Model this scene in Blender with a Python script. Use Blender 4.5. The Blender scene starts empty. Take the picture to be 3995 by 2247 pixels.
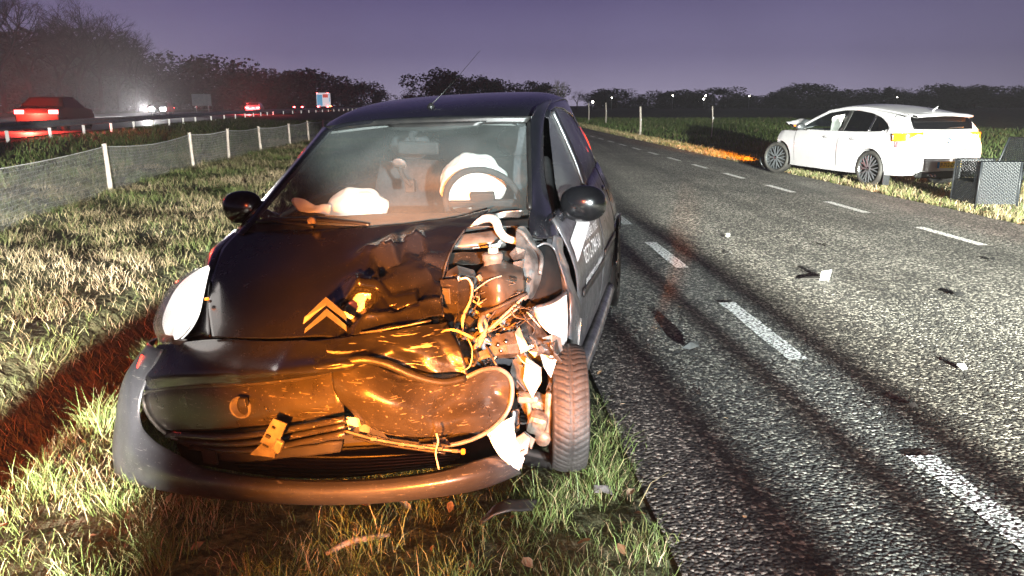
import bpy, bmesh, math, random
import numpy as np
from mathutils import Vector, Matrix, noise as mn
random.seed(7); rng = np.random.default_rng(7)
S = bpy.context.scene
COL = S.collection
# ------------------------------------------------------------------ camera
CAM_H, CAM_P, FPX = 1.458, 0.2417, 746.0
cd = bpy.data.cameras.new('camera'); cam = bpy.data.objects.new('camera', cd); COL.objects.link(cam)
cam.location = (0, 0, CAM_H); cam.rotation_euler = (math.pi/2 - CAM_P, 0, 0)
cd.sensor_width = 36; cd.lens = FPX/1024*36; cd.clip_start = .05; cd.clip_end = 4000
S.camera = cam
# ------------------------------------------------------------------ night sky
w = bpy.data.worlds.new('World'); S.world = w; w.use_nodes = True
nt = w.node_tree; nt.nodes.clear()
def N(t, nt_=None, **k):
    n = (nt_ or nt).nodes.new(t)
    for a, b in k.items(): setattr(n, a, b)
    return n
out = N('ShaderNodeOutputWorld'); bg = N('ShaderNodeBackground')
tc = N('ShaderNodeTexCoord'); sep = N('ShaderNodeSeparateXYZ'); nt.links.new(tc.outputs['Generated'], sep.inputs[0])
rp = N('ShaderNodeValToRGB'); nt.links.new(sep.outputs['Z'], rp.inputs[0])
cr = rp.color_ramp
cr.elements[0].position = 0.0; cr.elements[0].color = (.37, .33, .46, 1)
cr.elements[1].position = .06; cr.elements[1].color = (.205, .178, .315, 1)
for ps, c in ((.14, (.094, .079, .182, 1)), (.28, (.031, .026, .080, 1)), (.6, (.012, .011, .030, 1))):
    e = cr.elements.new(ps); e.color = c
# glow of a town beyond the end of the road, fading sideways
vm = N('ShaderNodeVectorMath', operation='DOT_PRODUCT'); nt.links.new(tc.outputs['Generated'], vm.inputs[0]); vm.inputs[1].default_value = (-.02, .995, .06)
gr = N('ShaderNodeMapRange'); nt.links.new(vm.outputs['Value'], gr.inputs['Value'])
gr.inputs['From Min'].default_value = .55; gr.inputs['From Max'].default_value = 1.0; gr.inputs['To Min'].default_value = .42; gr.inputs['To Max'].default_value = 1.15
nz = N('ShaderNodeTexNoise'); nz.inputs['Scale'].default_value = 2.2; nz.inputs['Detail'].default_value = 3; nt.links.new(tc.outputs['Generated'], nz.inputs['Vector'])
nr = N('ShaderNodeMapRange'); nt.links.new(nz.outputs['Fac'], nr.inputs['Value']); nr.inputs['From Min'].default_value = .3; nr.inputs['From Max'].default_value = .7
nr.inputs['To Min'].default_value = .85; nr.inputs['To Max'].default_value = 1.12
mu = N('ShaderNodeMath', operation='MULTIPLY'); nt.links.new(gr.outputs[0], mu.inputs[0]); nt.links.new(nr.outputs[0], mu.inputs[1])
nt.links.new(rp.outputs[0], bg.inputs['Color']); nt.links.new(mu.outputs[0], bg.inputs['Strength']); nt.links.new(bg.outputs[0], out.inputs[0])
# ------------------------------------------------------------------ lamps of the vehicles standing behind the photographer, plus added spots and fills
def lamp(name, kind, loc, col, power, size=.1, aim=None, ang=60, blend=.4):
    d = bpy.data.lights.new(name, kind); o = bpy.data.objects.new(name, d); COL.objects.link(o)
    o.location = loc; d.color = col; d.energy = power; d.shadow_soft_size = size
    if kind == 'SPOT': d.spot_size = math.radians(ang); d.spot_blend = blend
    if aim is not None: o.rotation_euler = (Vector(aim)-Vector(loc)).to_track_quat('-Z', 'Y').to_euler()
    return o
WHITE = (.86, 1.0, .98)
def bear(x, y, z, deg, dist, zt): return (x+dist*math.sin(math.radians(deg)), y+dist*math.cos(math.radians(deg)), zt)
lamp('scene_and_fill_light', 'SPOT', (2.25, -9.5, 2.2), (.97, 1.0, .88), 98000, .10, bear(2.25, -9.5, 2.2, 16.6, 22, -.3), 36, .12)
lamp('scene_and_fill_light', 'SPOT', (4.3, -9.5, 2.2), (.95, 1.0, .90), 80000, .06, bear(4.3, -9.5, 2.2, 10.5, 24, .1), 38, .2)
lamp('scene_and_fill_light', 'SPOT', (3.2, -9.5, 2.3), (.98, 1.0, .92), 5500, .12, bear(3.2, -9.5, 2.3, 8.5, 14, -.2), 36, .25)  # weak wide fill, added to lift the dark road bands
lamp('added_side_light', 'SPOT', (2.3, -9.5, .72), WHITE, 112000, .08, bear(2.3, -9.5, .72, -2.75, 14.5, .0), 1.75, .35)  # narrow spot added to lay a bright strip along the dashes
lamp('added_side_light', 'SPOT', (2.3, -9.5, .72), WHITE, 90000, .10, bear(2.3, -9.5, .72, -5.1, 14, .0), 2.1, .45)  # second added spot, for the bright strip left of the dashes
lamp('added_white_spot', 'SPOT', (2.3, -9.5, 2.3), WHITE, 32000, .06, (-.34, 4.0, 1.38), 6.8, .5)  # white spot added for the windscreen and airbags
lamp('added_white_spot', 'SPOT', (3.3, -9.5, 1.9), (.95, .98, 1.0), 24000, .06, (.42, 2.75, .42), 6.2, .5)  # white spot added for the crushed corner and flank
lamp('work_light', 'SPOT', (.8, -7.0, .68), (1.0, .97, .86), 80000, .14, bear(.8, -7, .68, -20.8, 17, -.1), 16, .12)
lamp('amber_beacon_and_fill_light', 'SPOT', (-.7, -5.2, 1.05), (1.0, .25, .016), 54000, .2, (-.44, 2.7, .55), 9.2, .8)
lamp('amber_beacon_and_fill_light', 'SPOT', (-1.9, -5.0, 1.3), (1.0, .24, .02), 20000, .06, (.16, 2.9, .48), 4.8, .6)  # second amber spot, added to throw orange onto the crushed corner
lamp('added_side_light', 'SPOT', (1.7, -6.0, .75), (1.0, .97, .9), 4500, .04, (-.05, 2.25, .0), 11, .8)  # low spot added to light the grass before the bumper
lamp('added_camera_fill', 'POINT', (.06, .02, 1.47), (1.0, .96, .88), 30, .012)  # fill added at the camera to lift the foreground grass
lamp('red_beacon_and_fill_light', 'SPOT', (5.0, -4.0, 2.4), (1.0, .10, .06), 9000, .12, (6.1, 10.2, 0), 7, .8)  # red spot added to tint the road by the chair
lamp('red_beacon_and_fill_light', 'SPOT', (.4, -4.0, 2.3), (1.0, .13, .035), 6500, .2, (-3.15, 4.6, -.7), 15, 1.0)  # red spot added to colour the ditch
lamp('red_beacon_and_fill_light', 'POINT', (-1.0, -3.5, 2.2), (1.0, .15, .05), 500, .12)
S.view_settings.view_transform = 'Standard'; S.view_settings.look = 'None'; S.view_settings.exposure = .3; S.view_settings.gamma = 1
S.cycles.use_denoising = True; S.cycles.max_bounces = 8; S.cycles.transparent_max_bounces = 16
S.cycles.sample_clamp_indirect = 4.0; S.cycles.caustics_reflective = False; S.cycles.caustics_refractive = False
# ------------------------------------------------------------------ materials
def mat(name, c, rough=.5, metal=0., spec=.5, var=None, vscale=8., vfac=.5, bump=0., bscale=60., coat=0., emit=None, estr=0., alpha=None, trans=0., rvar=0., detail=5, attr=None, sss=0.):
    m = bpy.data.materials.new(name); m.use_nodes = True; t = m.node_tree; b = t.nodes['Principled BSDF']
    b.inputs['Base Color'].default_value = (*c, 1); b.inputs['Roughness'].default_value = rough; b.inputs['Metallic'].default_value = metal
    b.inputs['Specular IOR Level'].default_value = spec
    if coat: b.inputs['Coat Weight'].default_value = coat; b.inputs['Coat Roughness'].default_value = .12
    if trans: b.inputs['Transmission Weight'].default_value = trans
    co = N('ShaderNodeTexCoord', t)
    if var or rvar:
        n = N('ShaderNodeTexNoise', t); n.inputs['Scale'].default_value = vscale; n.inputs['Detail'].default_value = detail; n.inputs['Roughness'].default_value = .65
        t.links.new(co.outputs['Object'], n.inputs['Vector'])
        if var:
            r = N('ShaderNodeValToRGB', t); r.color_ramp.elements[0].position = .5-.25*vfac; r.color_ramp.elements[1].position = .5+.25*vfac
            r.color_ramp.elements[0].color = (*c, 1); r.color_ramp.elements[1].color = (*var, 1)
            t.links.new(n.outputs['Fac'], r.inputs[0]); t.links.new(r.outputs[0], b.inputs['Base Color'])
        if rvar:
            q = N('ShaderNodeMapRange', t); q.inputs['From Min'].default_value = .3; q.inputs['From Max'].default_value = .7
            q.inputs['To Min'].default_value = rough-rvar; q.inputs['To Max'].default_value = rough+rvar
            t.links.new(n.outputs['Fac'], q.inputs['Value']); t.links.new(q.outputs[0], b.inputs['Roughness'])
    if attr:
        a = N('ShaderNodeAttribute', t); a.attribute_name = 'rnd'; r = N('ShaderNodeValToRGB', t); cr = r.color_ramp
        while len(cr.elements) < len(attr): cr.elements.new(.5)
        for i, (ps, cc) in enumerate(attr): cr.elements[i].position = ps; cr.elements[i].color = (*cc, 1)
        t.links.new(a.outputs['Fac'], r.inputs[0]); t.links.new(r.outputs[0], b.inputs['Base Color'])
    if bump:
        n2 = N('ShaderNodeTexNoise', t); n2.inputs['Scale'].default_value = bscale; n2.inputs['Detail'].default_value = 4
        t.links.new(co.outputs['Object'], n2.inputs['Vector'])
        bp = N('ShaderNodeBump', t); bp.inputs['Strength'].default_value = bump; bp.inputs['Distance'].default_value = .01
        t.links.new(n2.outputs['Fac'], bp.inputs['Height']); t.links.new(bp.outputs[0], b.inputs['Normal'])
    if emit: b.inputs['Emission Color'].default_value = (*emit, 1); b.inputs['Emission Strength'].default_value = estr
    if alpha is not None: b.inputs['Alpha'].default_value = alpha
    return m
M = {}
M['paint'] = mat('dark_paint', (.010, .0105, .014), .25, .32, .5, var=(.014, .014, .018), vscale=5, rvar=.05, coat=.6, bump=.03, bscale=420)
M['gloss_black'] = mat('gloss_black_paint', (.006, .006, .007), .22, 0, .5, var=(.009, .009, .010), vscale=8, coat=.6)
M['netwire'] = mat('pale_netting_wire', (.55, .56, .56), .6, 0, .4, var=(.42, .43, .43), vscale=3)
M['paint_scratched'] = mat('scratched_paint', (.011, .011, .014), .38, .25, .5, var=(.16, .15, .14), vscale=11, vfac=.30, rvar=.10, coat=.2, bump=.25, bscale=34)
# paint worn through in a few long scratches
def scratches(m, lo=.74):
    t = m.node_tree; b = t.nodes['Principled BSDF']; co = N('ShaderNodeTexCoord', t); mp = N('ShaderNodeMapping', t); mp.inputs['Scale'].default_value = (3, 9, 60); mp.inputs['Rotation'].default_value = (0, .35, .1)
    n = N('ShaderNodeTexNoise', t); n.inputs['Scale'].default_value = 2.2; n.inputs['Detail'].default_value = 6
    t.links.new(co.outputs['Object'], mp.inputs[0]); t.links.new(mp.outputs[0], n.inputs['Vector'])
    r = N('ShaderNodeValToRGB', t); r.color_ramp.elements[0].position = lo-.14; r.color_ramp.elements[1].position = lo-.08
    r.color_ramp.elements[0].color = (.011, .011, .015, 1); r.color_ramp.elements[1].color = (.33, .31, .28, 1)
    t.links.new(n.outputs['Fac'], r.inputs[0]); t.links.new(r.outputs[0], b.inputs['Base Color'])
scratches(M['paint_scratched'])
def specks(m, sc, lo, col, stretch=None):
    t = m.node_tree; b = t.nodes['Principled BSDF']; src = b.inputs['Base Color'].links[0].from_socket; co = N('ShaderNodeTexCoord', t); mp = N('ShaderNodeMapping', t)
    mp.inputs['Scale'].default_value = stretch or (1, 1, 1); mp.inputs['Rotation'].default_value = (.1, .3, .15)
    n = N('ShaderNodeTexNoise', t); n.inputs['Scale'].default_value = sc; n.inputs['Detail'].default_value = 3; t.links.new(co.outputs['Object'], mp.inputs[0]); t.links.new(mp.outputs[0], n.inputs['Vector'])
    r = N('ShaderNodeMapRange', t); r.inputs['From Min'].default_value = lo; r.inputs['From Max'].default_value = lo+.03; t.links.new(n.outputs['Fac'], r.inputs['Value'])
    mx = N('ShaderNodeMix', t, data_type='RGBA'); t.links.new(r.outputs[0], mx.inputs[0]); t.links.new(src, mx.inputs[6]); mx.inputs[7].default_value = (*col, 1); t.links.new(mx.outputs[2], b.inputs['Base Color'])
specks(M['paint'], 190, .70, (.16, .15, .14))
M['paint_lit'] = mat('dark_paint_lit_grey', (.17, .172, .18), .34, .6, .5, var=(.09, .09, .096), vscale=14, rvar=.08, coat=.3, bump=.05, bscale=300)  # the dark paint again, lightened to carry white lamp light
M['bare'] = mat('bare_sheet_metal', (.40, .39, .38), .30, .85, .5, var=(.10, .095, .09), vscale=14, rvar=.1, bump=.12, bscale=50)
M['primer'] = mat('inner_wing_metal', (.19, .185, .18), .42, .3, .5, var=(.055, .052, .05), vscale=12, bump=.1, bscale=60)
M['plastic'] = mat('black_plastic', (.009, .009, .0095), .42, 0, .5, var=(.018, .017, .016), vscale=14, bump=.08, bscale=240)
M['plastic_dusty'] = mat('dusty_dark_plastic', (.010, .0095, .009), .33, 0, .55, var=(.028, .025, .022), vscale=12, vfac=1.7, bump=.08, bscale=150, rvar=.08)
M['plastic_light'] = mat('pale_plastic', (.13, .124, .12), .38, 0, .5, var=(.055, .05, .046), vscale=10, bump=.05, bscale=90)
M['milky'] = mat('milky_washer_tank', (.075, .064, .055), .34, 0, .5, var=(.035, .030, .025), vscale=9, bump=.06, bscale=60)
M['white_plastic'] = mat('white_plastic', (.50, .49, .475), .4, 0, .5, var=(.30, .29, .275), vscale=9)
M['liner'] = mat('arch_liner_felt', (.006, .006, .0065), .75, 0, .2, var=(.010, .010, .010), vscale=14)
specks(M['plastic_dusty'], 120, .67, (.15, .13, .11)); specks(M['plastic_dusty'], 6, .66, (.11, .10, .09), (2, 5, 38))
M['rubber'] = mat('tyre_rubber', (.014, .0136, .0132), .62, 0, .4, var=(.040, .037, .034), vscale=9, vfac=.8, bump=.12, bscale=120)
M['hose'] = mat('hose_rubber', (.022, .021, .020), .5, 0, .4, var=(.05, .046, .042), vscale=30)
M['wire'] = mat('pale_cable', (.36, .34, .31), .5, 0, .4, var=(.20, .18, .16), vscale=40)
M['brown_hose'] = mat('dusty_hose', (.16, .13, .11), .55, 0, .4, var=(.26, .22, .19), vscale=25)
M['engine'] = mat('grimy_alloy', (.17, .16, .155), .5, .5, .5, var=(.06, .055, .05), vscale=16, bump=.2, bscale=70)
M['dark'] = mat('engine_bay_black', (.008, .008, .008), .7, 0, .3, var=(.016, .015, .014), vscale=12)
M['knuckle'] = mat('cast_knuckle', (.20, .175, .15), .5, .3, .5, var=(.07, .058, .045), vscale=20, bump=.2, bscale=90)
M['chrome'] = mat('dull_chrome', (.52, .52, .53), .22, 1, .5, var=(.42, .42, .43), vscale=20)
M['interior'] = mat('dark_interior', (.022, .023, .025), .75, 0, .3, var=(.034, .034, .036), vscale=20)
M['lining'] = mat('grey_headlining', (.20, .195, .19), .8, 0, .3, var=(.16, .155, .15), vscale=20)
M['seat'] = mat('seat_cloth', (.035, .036, .040), .85, 0, .3, var=(.055, .055, .06), vscale=40, bump=.1, bscale=300)
M['airbag'] = mat('airbag_cloth', (.80, .79, .76), .8, 0, .3, var=(.70, .69, .66), vscale=9, bump=.25, bscale=22)
M['lamp_red'] = mat('tail_lamp_red', (.5, .01, .01), .2, 0, .5, var=(.4, .01, .01), emit=(1, .07, .03), estr=2.2)
M['amber_on'] = mat('indicator_amber', (.22, .035, .004), .2, 0, .4, var=(.17, .028, .004), vscale=30, emit=(1, .20, .01), estr=3.4)
M['letter'] = mat('white_lettering', (.82, .82, .82), .45, 0, .5, var=(.74, .74, .74), vscale=30)
M['white_paint'] = mat('white_car_paint', (.36, .352, .368), .32, 0, .5, var=(.335, .33, .345), vscale=6, coat=.5, rvar=.05)
M['rim'] = mat('dark_alloy_rim', (.10, .11, .12), .3, .8, .5, var=(.15, .16, .17), vscale=14)
M['plate_yellow'] = mat('yellow_plate', (.78, .52, .03), .4, 0, .5, var=(.70, .46, .03), vscale=30)
M['plate_blue'] = mat('blue_band', (.02, .22, .50), .4, 0, .5, var=(.02, .18, .42), vscale=30)
M['black_ink'] = mat('black_ink', (.012, .012, .012), .5, 0, .4, var=(.02, .02, .02), vscale=30)
M['timber'] = mat('weathered_post_wood', (.55, .50, .45), .8, 0, .3, var=(.38, .33, .29), vscale=7, bump=.3, bscale=40)
M['bark'] = mat('bark', (.07, .058, .048), .9, 0, .2, var=(.045, .038, .032), vscale=3, bump=.4, bscale=10)
M['twig'] = mat('twigs', (.055, .046, .040), .9, 0, .2, var=(.035, .031, .028), vscale=2)
M['pale_bark'] = mat('pale_bark', (.36, .35, .31), .8, 0, .2, var=(.24, .23, .20), vscale=4)
M['evergreen'] = mat('dark_foliage', (.040, .048, .032), .8, 0, .2, var=(.062, .060, .040), vscale=.6)
M['galv'] = mat('galvanised_steel', (.38, .39, .40), .42, .8, .5, var=(.30, .31, .32), vscale=6)
M['lit_reflector'] = mat('self_lit_reflector_post', (.85, .85, .82), .35, 0, .5, var=(.78, .78, .75), vscale=9, emit=(1, .97, .85), estr=.55)  # reflector posts glow on their own, standing in for returned headlamp light
M['wicker'] = mat('grey_wicker', (.009, .0105, .0125), .5, 0, .35, var=(.020, .023, .027), vscale=40)
M['leafm'] = mat('dead_leaves', (.22, .13, .07), .7, 0, .3, attr=[(0, (.20, .10, .045)), (.5, (.33, .22, .13)), (1, (.50, .42, .31))])
M['grass'] = mat('verge_grass', (.1, .15, .05), .55, 0, .35, attr=[(0, (.075, .115, .028)), (.45, (.105, .16, .045)), (.62, (.16, .175, .07)), (.8, (.26, .215, .12)), (1, (.40, .32, .20))])
M['straw'] = mat('mown_straw_grass', (.3, .25, .15), .6, 0, .3, attr=[(0, (.085, .125, .035)), (.28, (.13, .155, .055)), (.45, (.24, .205, .115)), (.75, (.36, .295, .185)), (1, (.50, .42, .29))])

def glass_mat(name, tint, haze_c, h0, h1, scale, rough, bump=0., bs=90):
    m = bpy.data.materials.new(name); m.use_nodes = True; t = m.node_tree; b = t.nodes['Principled BSDF']; o = t.nodes['Material Output']
    b.inputs['Base Color'].default_value = (*haze_c, 1); b.inputs['Roughness'].default_value = rough
    tr = N('ShaderNodeBsdfTransparent', t); tr.inputs[0].default_value = (*tint, 1)
    tl = N('ShaderNodeBsdfTranslucent', t); tl.inputs[0].default_value = (*haze_c, 1)
    a = N('ShaderNodeMixShader', t); a.inputs[0].default_value = .3; t.links.new(b.outputs[0], a.inputs[1]); t.links.new(tl.outputs[0], a.inputs[2])
    x = N('ShaderNodeMixShader', t); co = N('ShaderNodeTexCoord', t); n = N('ShaderNodeTexNoise', t); n.inputs['Scale'].default_value = scale; n.inputs['Detail'].default_value = 4
    t.links.new(co.outputs['Object'], n.inputs['Vector'])
    mr = N('ShaderNodeMapRange', t); mr.inputs['From Min'].default_value = .3; mr.inputs['From Max'].default_value = .7; mr.inputs['To Min'].default_value = h0; mr.inputs['To Max'].default_value = h1
    t.links.new(n.outputs['Fac'], mr.inputs['Value']); t.links.new(mr.outputs[0], x.inputs[0]); t.links.new(tr.outputs[0], x.inputs[1]); t.links.new(a.outputs[0], x.inputs[2])
    gl = N('ShaderNodeBsdfGlossy', t); gl.inputs['Roughness'].default_value = rough*.6; lw = N('ShaderNodeLayerWeight', t); pw = N('ShaderNodeMath', t, operation='POWER'); t.links.new(lw.outputs['Facing'], pw.inputs[0]); pw.inputs[1].default_value = 4.0
    fr = N('ShaderNodeMath', t, operation='MULTIPLY_ADD'); t.links.new(pw.outputs[0], fr.inputs[0]); fr.inputs[1].default_value = .55; fr.inputs[2].default_value = .04
    y = N('ShaderNodeMixShader', t); t.links.new(fr.outputs[0], y.inputs[0]); t.links.new(x.outputs[0], y.inputs[1]); t.links.new(gl.outputs[0], y.inputs[2]); t.links.new(y.outputs[0], o.inputs[0])
    if bump:
        n2 = N('ShaderNodeTexNoise', t); n2.inputs['Scale'].default_value = bs; t.links.new(co.outputs['Object'], n2.inputs['Vector'])
        bp = N('ShaderNodeBump', t); bp.inputs['Strength'].default_value = bump; bp.inputs['Distance'].default_value = .004; t.links.new(n2.outputs['Fac'], bp.inputs['Height'])
        t.links.new(bp.outputs[0], gl.inputs['Normal']); t.links.new(bp.outputs[0], b.inputs['Normal'])
    return m
M['screen'] = glass_mat('misted_windscreen', (.86, .90, .90), (.40, .44, .43), .05, .31, 1.7, .25, .3, 160)
M['sideglass'] = glass_mat('misted_side_window', (.55, .56, .54), (.26, .26, .25), .30, .55, 3.0, .25, .3, 120)
M['darkglass'] = glass_mat('tinted_window', (.10, .10, .11), (.012, .012, .014), .35, .45, 3.0, .06)
M['clearglass'] = glass_mat('clear_window', (.62, .66, .66), (.05, .055, .055), .05, .12, 3.0, .06)
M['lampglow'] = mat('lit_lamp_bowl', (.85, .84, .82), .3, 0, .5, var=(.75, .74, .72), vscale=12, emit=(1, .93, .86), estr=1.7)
M['flap'] = mat('whitened_torn_flap', (.74, .73, .72), .38, 0, .5, var=(.60, .59, .58), vscale=9)  # torn pieces whitened, lamp overexposure put into the colour
M['bumper'] = mat('lighter_grey_bumper', (.055, .057, .065), .36, .4, .5, var=(.038, .039, .045), vscale=6, rvar=.06, coat=.3, bump=.03, bscale=300)  # bumper loop in a lighter grey than the body paint
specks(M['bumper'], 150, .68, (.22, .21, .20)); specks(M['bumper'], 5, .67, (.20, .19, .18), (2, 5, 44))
M['lampbulb'] = mat('lit_lamp_dish', (.85, .84, .82), .2, 0, .5, var=(.8, .79, .77), vscale=12, emit=(1, .95, .9), estr=2.4)
M['badge'] = mat('silver_badge', (.30, .30, .31), .30, .85, .5, var=(.45, .45, .46), vscale=20)
M['lens'] = glass_mat('scuffed_lamp_lens', (.95, .95, .95), (.85, .84, .82), .06, .22, 5.0, .15)

# asphalt: coarse chippings, a dark binder between pale stones
def asphalt():
    m = bpy.data.materials.new('chip_sealed_asphalt'); m.use_nodes = True; t = m.node_tree; b = t.nodes['Principled BSDF']
    co = N('ShaderNodeTexCoord', t)
    v = N('ShaderNodeTexVoronoi', t); v.inputs['Scale'].default_value = 62; t.links.new(co.outputs['Object'], v.inputs['Vector'])
    r = N('ShaderNodeValToRGB', t); e = r.color_ramp.elements; e[0].position = .30; e[0].color = (.034, .033, .031, 1); e[1].position = .95; e[1].color = (.38, .355, .305, 1)
    k = r.color_ramp.elements.new(.66); k.color = (.085, .080, .070, 1)
    sp = N('ShaderNodeSeparateColor', t); t.links.new(v.outputs['Color'], sp.inputs[0]); t.links.new(sp.outputs[0], r.inputs[0])
    n = N('ShaderNodeTexNoise', t); n.inputs['Scale'].default_value = .9; n.inputs['Detail'].default_value = 7; t.links.new(co.outputs['Object'], n.inputs['Vector'])
    mr = N('ShaderNodeMapRange', t); mr.inputs['From Min'].default_value = .3; mr.inputs['From Max'].default_value = .7; mr.inputs['To Min'].default_value = .72; mr.inputs['To Max'].default_value = 1.2
    t.links.new(n.outputs['Fac'], mr.inputs['Value'])
    mp = N('ShaderNodeMapping', t); mp.inputs['Scale'].default_value = (2.2, .10, 1); mp.inputs['Rotation'].default_value = (0, 0, -.047); t.links.new(co.outputs['Object'], mp.inputs[0])
    n3 = N('ShaderNodeTexNoise', t); n3.inputs['Scale'].default_value = 1.0; n3.inputs['Detail'].default_value = 4; t.links.new(mp.outputs[0], n3.inputs['Vector'])
    m3 = N('ShaderNodeMapRange', t); m3.inputs['From Min'].default_value = .3; m3.inputs['From Max'].default_value = .7; m3.inputs['To Min'].default_value = .62; m3.inputs['To Max'].default_value = 1.3; t.links.new(n3.outputs['Fac'], m3.inputs['Value'])
    mm = N('ShaderNodeMath', t, operation='MULTIPLY'); t.links.new(mr.outputs[0], mm.inputs[0]); t.links.new(m3.outputs[0], mm.inputs[1])
    mx = N('ShaderNodeMix', t, data_type='RGBA', blend_type='MULTIPLY'); mx.inputs[0].default_value = 1
    t.links.new(r.outputs[0], mx.inputs[6]); t.links.new(mm.outputs[0], mx.inputs[7]); t.links.new(mx.outputs[2], b.inputs['Base Color'])
    b.inputs['Roughness'].default_value = .62; b.inputs['Specular IOR Level'].default_value = .5
    inv = N('ShaderNodeMath', t, operation='SUBTRACT'); inv.inputs[0].default_value = 1; t.links.new(v.outputs['Distance'], inv.inputs[1])
    ad = N('ShaderNodeMath', t, operation='MULTIPLY_ADD'); t.links.new(sp.outputs[1], ad.inputs[0]); ad.inputs[1].default_value = 1.2; t.links.new(inv.outputs[0], ad.inputs[2])
    bp = N('ShaderNodeBump', t); bp.inputs['Strength'].default_value = 1.0; bp.inputs['Distance'].default_value = .012
    t.links.new(ad.outputs[0], bp.inputs['Height']); t.links.new(bp.outputs[0], b.inputs['Normal'])
    return m
M['asphalt'] = asphalt()
def worn_line():
    m = bpy.data.materials.new('worn_road_paint'); m.use_nodes = True; t = m.node_tree; b = t.nodes['Principled BSDF']; co = N('ShaderNodeTexCoord', t)
    v = N('ShaderNodeTexVoronoi', t); v.inputs['Scale'].default_value = 62; t.links.new(co.outputs['Object'], v.inputs['Vector'])
    n = N('ShaderNodeTexNoise', t); n.inputs['Scale'].default_value = 45; n.inputs['Detail'].default_value = 4; t.links.new(co.outputs['Object'], n.inputs['Vector'])
    r = N('ShaderNodeValToRGB', t); e = r.color_ramp.elements; e[0].position = .43; e[0].color = (.07, .066, .06, 1); e[1].position = .50; e[1].color = (.74, .73, .71, 1)
    t.links.new(n.outputs['Fac'], r.inputs[0]); t.links.new(r.outputs[0], b.inputs['Base Color']); b.inputs['Roughness'].default_value = .6
    bp = N('ShaderNodeBump', t); bp.inputs['Strength'].default_value = .8; bp.inputs['Distance'].default_value = .01; t.links.new(v.outputs['Distance'], bp.inputs['Height']); bp.invert = True; t.links.new(bp.outputs[0], b.inputs['Normal'])
    return m
M['line'] = worn_line()
def soil():
    m = bpy.data.materials.new('grassy_soil'); m.use_nodes = True; t = m.node_tree; b = t.nodes['Principled BSDF']; co = N('ShaderNodeTexCoord', t)
    n = N('ShaderNodeTexNoise', t); n.inputs['Scale'].default_value = 1.3; n.inputs['Detail'].default_value = 12; n.inputs['Roughness'].default_value = .72; t.links.new(co.outputs['Object'], n.inputs['Vector'])
    r = N('ShaderNodeValToRGB', t); e = r.color_ramp.elements; e[0].position = .33; e[0].color = (.030, .026, .016, 1); e[1].position = .68; e[1].color = (.15, .13, .075, 1)
    k = r.color_ramp.elements.new(.5); k.color = (.060, .072, .028, 1)
    t.links.new(n.outputs['Fac'], r.inputs[0]); t.links.new(r.outputs[0], b.inputs['Base Color']); b.inputs['Roughness'].default_value = .9
    n2 = N('ShaderNodeTexNoise', t); n2.inputs['Scale'].default_value = 9; n2.inputs['Detail'].default_value = 9; t.links.new(co.outputs['Object'], n2.inputs['Vector'])
    bp = N('ShaderNodeBump', t); bp.inputs['Strength'].default_value = 1; bp.inputs['Distance'].default_value = .12; t.links.new(n2.outputs['Fac'], bp.inputs['Height']); t.links.new(bp.outputs[0], b.inputs['Normal'])
    return m
M['soil'] = soil()
# ------------------------------------------------------------------ helpers
def tag(o, label=None, cat=None, group=None, kind=None):
    for k, v in (('label', label), ('category', cat), ('group', group), ('kind', kind)):
        if v: o[k] = v
    return o
def link(name, me, m=None, parent=None, smooth=True):
    o = bpy.data.objects.new(name, me); COL.objects.link(o)
    if m: me.materials.append(M[m] if isinstance(m, str) else m)
    if parent: o.parent = parent
    if smooth and me.polygons: me.polygons.foreach_set('use_smooth', [True]*len(me.polygons))
    return o
def meshobj(name, v, f, m, parent=None, smooth=True, solid=0., bevel=0.):
    me = bpy.data.meshes.new(name); me.from_pydata([tuple(p) for p in v], [], [tuple(q) for q in f]); me.update()
    o = link(name, me, m, parent, smooth)
    if solid: md = o.modifiers.new('solid', 'SOLIDIFY'); md.thickness = solid; md.offset = 0
    if bevel: bv = o.modifiers.new('bevel', 'BEVEL'); bv.width = bevel; bv.segments = 2; bv.limit_method = 'ANGLE'
    return o
def empty(name, loc=(0, 0, 0), rot=(0, 0, 0)):
    o = bpy.data.objects.new(name, None); COL.objects.link(o); o.location = loc; o.rotation_euler = rot; o.empty_display_size = .1
    return o
def cat1(P, n):
    P = np.asarray(P, float); k = len(P)
    if k == 1: return np.repeat(P, n, 0)
    Q = np.concatenate([[2*P[0]-P[1]], P, [2*P[-1]-P[-2]]]); t = np.linspace(0, k-1-1e-9, n); i = t.astype(int); u = (t-i).reshape((-1,)+(1,)*(P.ndim-1))
    a, b, c, d = Q[i], Q[i+1], Q[i+2], Q[i+3]
    return .5*((2*b)+(-a+c)*u+(2*a-5*b+4*c-d)*u**2+(-a+3*b-3*c+d)*u**3)
def grid_faces(nr, nc, wrap=False):
    f = []
    for i in range(nr-1):
        for j in range(nc if wrap else nc-1):
            j2 = (j+1) % nc
            f.append((i*nc+j, i*nc+j2, (i+1)*nc+j2, (i+1)*nc+j))
    return f
def patch(name, rows, m, parent, nu=16, nv=16, solid=.004, deform=None, smooth=True):
    G = cat1(np.array([cat1(r, nv) for r in rows]), nu)          # (nu,nv,3)
    if deform is not None: G = deform(G)
    return meshobj(name, G.reshape(-1, 3), grid_faces(nu, nv), m, parent, smooth, solid)
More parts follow.
